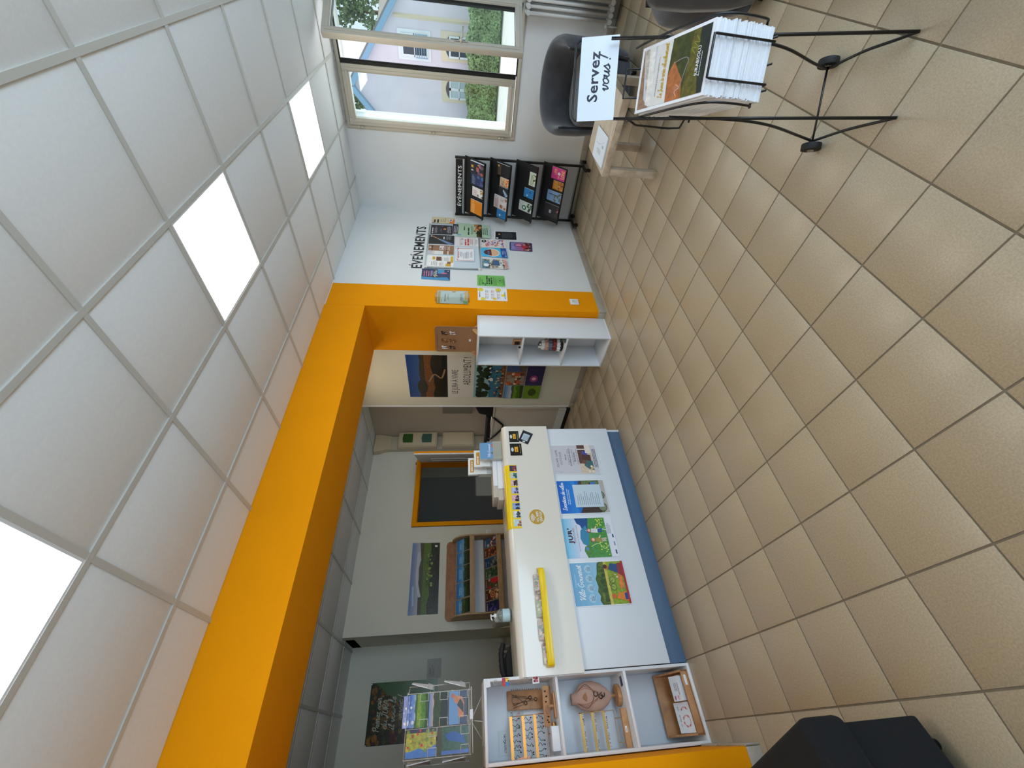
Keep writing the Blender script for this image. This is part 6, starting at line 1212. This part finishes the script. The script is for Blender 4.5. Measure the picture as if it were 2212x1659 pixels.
# key rings hooked on the board edge
for k, (z, c1, lb) in enumerate(((1.242, 'colour', 'key ring with red, blue and yellow squares on the edge of the jewellery unit'), (1.058, 'red', 'key ring with red patterned tag, lower on the edge of the jewellery unit'))):
    e = empty('key_ring', (.272, 3.084, z), lb, 'key ring'); 
    MB().tube([(.270+.013*math.cos(t), 3.0835, z+.013*math.sin(t)) for t in [2*PI*i/16 for i in range(16)]], .0012, 6, closed=True).build('split_ring', M['steel'], e)
    MB().tube([(.270, 3.0835, z-.014), (.271, 3.083, z-.04)], .0018, 6).build('chain', M['steel'], e)
    a = Art(.04, .042, thick=.002); a.bg((240, 240, 244))
    if k == 0: a.rect(.0, .021, .02, .042, (200, 50, 40)); a.rect(.02, .021, .04, .042, (190, 40, 70)); a.rect(.02, 0, .04, .021, (236, 206, 40)); a.rect(0, 0, .02, .021, (40, 120, 190)); a.blobs(.02, 0, .04, .02, [K_], 3, .004, 1)
    else: a.blobs(.006, .006, .034, .036, [(176, 40, 50), (120, 30, 40), (220, 120, 120)], 12, .007, 2)
    a.build('tag', wq(.250, .290, z-.082, z-.040, 3.083), e)
e = MB().obox((.253, 3.083, 1.27), (.03, 0, .006), (0, .002, 0), (-.004, 0, .032)).build('price_label', M['paperw']); tag(e, 'small white label at the top front edge of the jewellery unit', 'label')
# ================================================================== POSTCARD SPINNER
sp_ = empty('postcard_spinner', (.115, 3.28, 1.312), 'white wire postcard spinner standing on top of the jewellery unit', 'spinner')
WR = M['rad']; ys = 3.25
def wire(n, pts, r=.0022, **k): return MB().tube(pts, r, 6, **k).build(n, WR, sp_)
for t in (.4, 2.5, 4.6): wire('leg', [(.115, 3.28, 1.385), (.115+.12*math.cos(t), 3.265+.06*math.sin(t), 1.3155)])
wire('base_ring', [(.115+.13*math.cos(2*PI*i/24), 3.285+.075*math.sin(2*PI*i/24), 1.3145) for i in range(24)], closed=True)
wire('post', [(.115, 3.28, 1.385), (.115, 3.28, 1.77)], .004)
for x in (-.035, .097, .262): wire('upright', [(x, ys, 1.385), (x, ys, 1.772)])
for z in (1.39, 1.398, 1.50, 1.635, 1.768): wire('cross_wire', [(-.035, ys, z), (.27, ys, z)], .0018)
wire('bottom_bar', [(.275, ys-.003, 1.381), (-.03, ys-.003, 1.376)], .003)
box('price_label', M['paperw'], .12, .165, ys-.008, ys-.006, 1.373, 1.393, sp_)
PC = [((.102, .258), (1.644, 1.752), 0, 'landscape postcard with green meadow and cloudy sky, top right pocket of the spinner'), ((.102, .258), (1.528, 1.636), 1, 'dark green valley postcard at dusk, middle right pocket of the spinner'), ((.102, .258), (1.410, 1.518), 2, 'postcard of an orange costumed figure by blue water, lowest right pocket of the spinner'),
      ((-.028, .094), (1.588, 1.760), 3, 'upright postcard of yellow reeds with red flowers, upper left pocket of the spinner'), ((-.026, .092), (1.400, 1.556), 4, 'postcard of a blue lake seen from above, lower left pocket of the spinner')]
for (x0, x1), (z0, z1), k, lb in PC:
    e = empty('postcard', ((x0+x1)/2, ys-.006, z0), lb, 'postcard', 'postcards in the spinner')
    w_, h_ = x1-x0, z1-z0; a = Art(w_, h_, thick=.006 if k in (0, 1) else .003)
    if k == 0: a.land(0, 0, w_, h_, sky=((190, 210, 236), (50, 100, 190)), far=(70, 110, 50), mid=(130, 160, 50), near=(90, 140, 50), seed=2, hz=.62); a.blobs(0, h_*.7, w_, h_, [(226, 230, 240), (120, 150, 210)], 12, .012, 4)
    elif k == 1: a.land(0, 0, w_, h_, sky=((226, 176, 150), (110, 150, 210)), far=(60, 76, 56), mid=(54, 70, 34), near=(30, 44, 22), seed=3, hz=.7)
    elif k == 2: a.bg((110, 156, 206)); a.rect(0, 0, w_, h_*.45, (60, 74, 104), .15); a.poly([(.03, .02), (.10, .015), (.13, .03), (.135, .075), (.11, .08), (.09, .055), (.03, .05)], (206, 130, 84), .2); a.poly([(.05, .02), (.09, .02), (.12, .04), (.09, .06)], (50, 54, 60), .3); a.disc(.135, .085, .012, (190, 110, 80))
    elif k == 3: a.grad(0, 0, w_*.999, h_, (196, 190, 80), (190, 190, 70), 1); a.bg((170, 170, 60), 0, .4); a.rect(0, 0, .028, h_, (90, 140, 210), .1); a.poly([(.0, 0), (.05, 0), (.03, .06), (.04, .1), (.02, .172), (0, .172)], (80, 130, 206), .15); a.rect(w_-.015, 0, w_, h_, (60, 60, 80), .2); a.blobs(.02, 0, w_, .17, [(206, 190, 60), (120, 140, 50), (214, 60, 50)], 26, .009, 5, .3)
    else: a.bg((48, 84, 58), 0, .4); a.poly([(.04, .02), (.08, .03), (.1, .09), (.085, .14), (.06, .12), (.05, .06)], (30, 84, 160), .1); a.rect(0, 0, .016, h_, (70, 110, 190), .2)
    a.build('card', [(x0, ys-.004, z1), (x1, ys-.004, z1), (x1, ys-.010, z0), (x0, ys-.010, z0)], e, GLOSSY)
    for xx, s in ((x0+.012, 1), (x1-.012, -1)): wire('pocket_wire', [(xx-.012*s-.004*s, ys, z0-.002), (xx-.012*s-.004*s, ys-.016, z0-.003), (xx+.024*s, ys-.017, z0-.003), (xx+.024*s, ys-.017, z0+.045), (xx-.014*s, ys-.014, z0+.045)], .0020)
a = Art(.15, .05, thick=.002); a.bg((60, 110, 200)); a.blobs(0, 0, .15, .05, [(226, 230, 240), (130, 160, 220)], 14, .01, 4)
tag(a.build('postcard', [(.105, ys+.012, 1.79), (.255, ys+.012, 1.79), (.256, ys+.004, 1.74), (.104, ys+.004, 1.74)], None, GLOSSY), 'cloud postcard rising behind the meadow card at the top of the spinner', 'postcard', 'postcards in the spinner')
for k, (bx_, by_, dx, dy) in enumerate(((.275, 3.26, .03, .09), (-.045, 3.26, -.02, .09))):
    for j, z in enumerate((1.62, 1.42)):
        e = MB().hexa([(bx_, by_, z), (bx_+dx, by_+dy, z), (bx_+dx+.004, by_+dy, z), (bx_+.004, by_, z), (bx_+dx*.2+(.03 if k == 0 else -.01), by_, z+.13), (bx_+dx+.02, by_+dy, z+.13), (bx_+dx+.024, by_+dy, z+.13), (bx_+dx*.2+(.034 if k == 0 else -.006), by_, z+.13)]).build('postcard', M['paperw'])
        tag(e, '%s postcard seen from its white edge, %s side of the spinner' % (('upper', 'lower')[j], ('right', 'left')[k]), 'postcard', 'postcards in the spinner')
        wire('pocket_wire', [(bx_, by_-.004, z-.004), (bx_+dx, by_+dy, z-.004), (bx_+dx+.012, by_+dy, z+.03), (bx_+.012, by_-.004, z+.03)], closed=True)
    wire('side_upright', [(bx_+dx, by_+dy, 1.385), (bx_+dx, by_+dy, 1.77)]); wire('side_wire', [(bx_-.01*(1 if k == 0 else -1), by_-.005, 1.39), (bx_+dx, by_+dy, 1.39)]); wire('side_wire', [(bx_-.01*(1 if k == 0 else -1), by_-.005, 1.765), (bx_+dx, by_+dy, 1.765)])
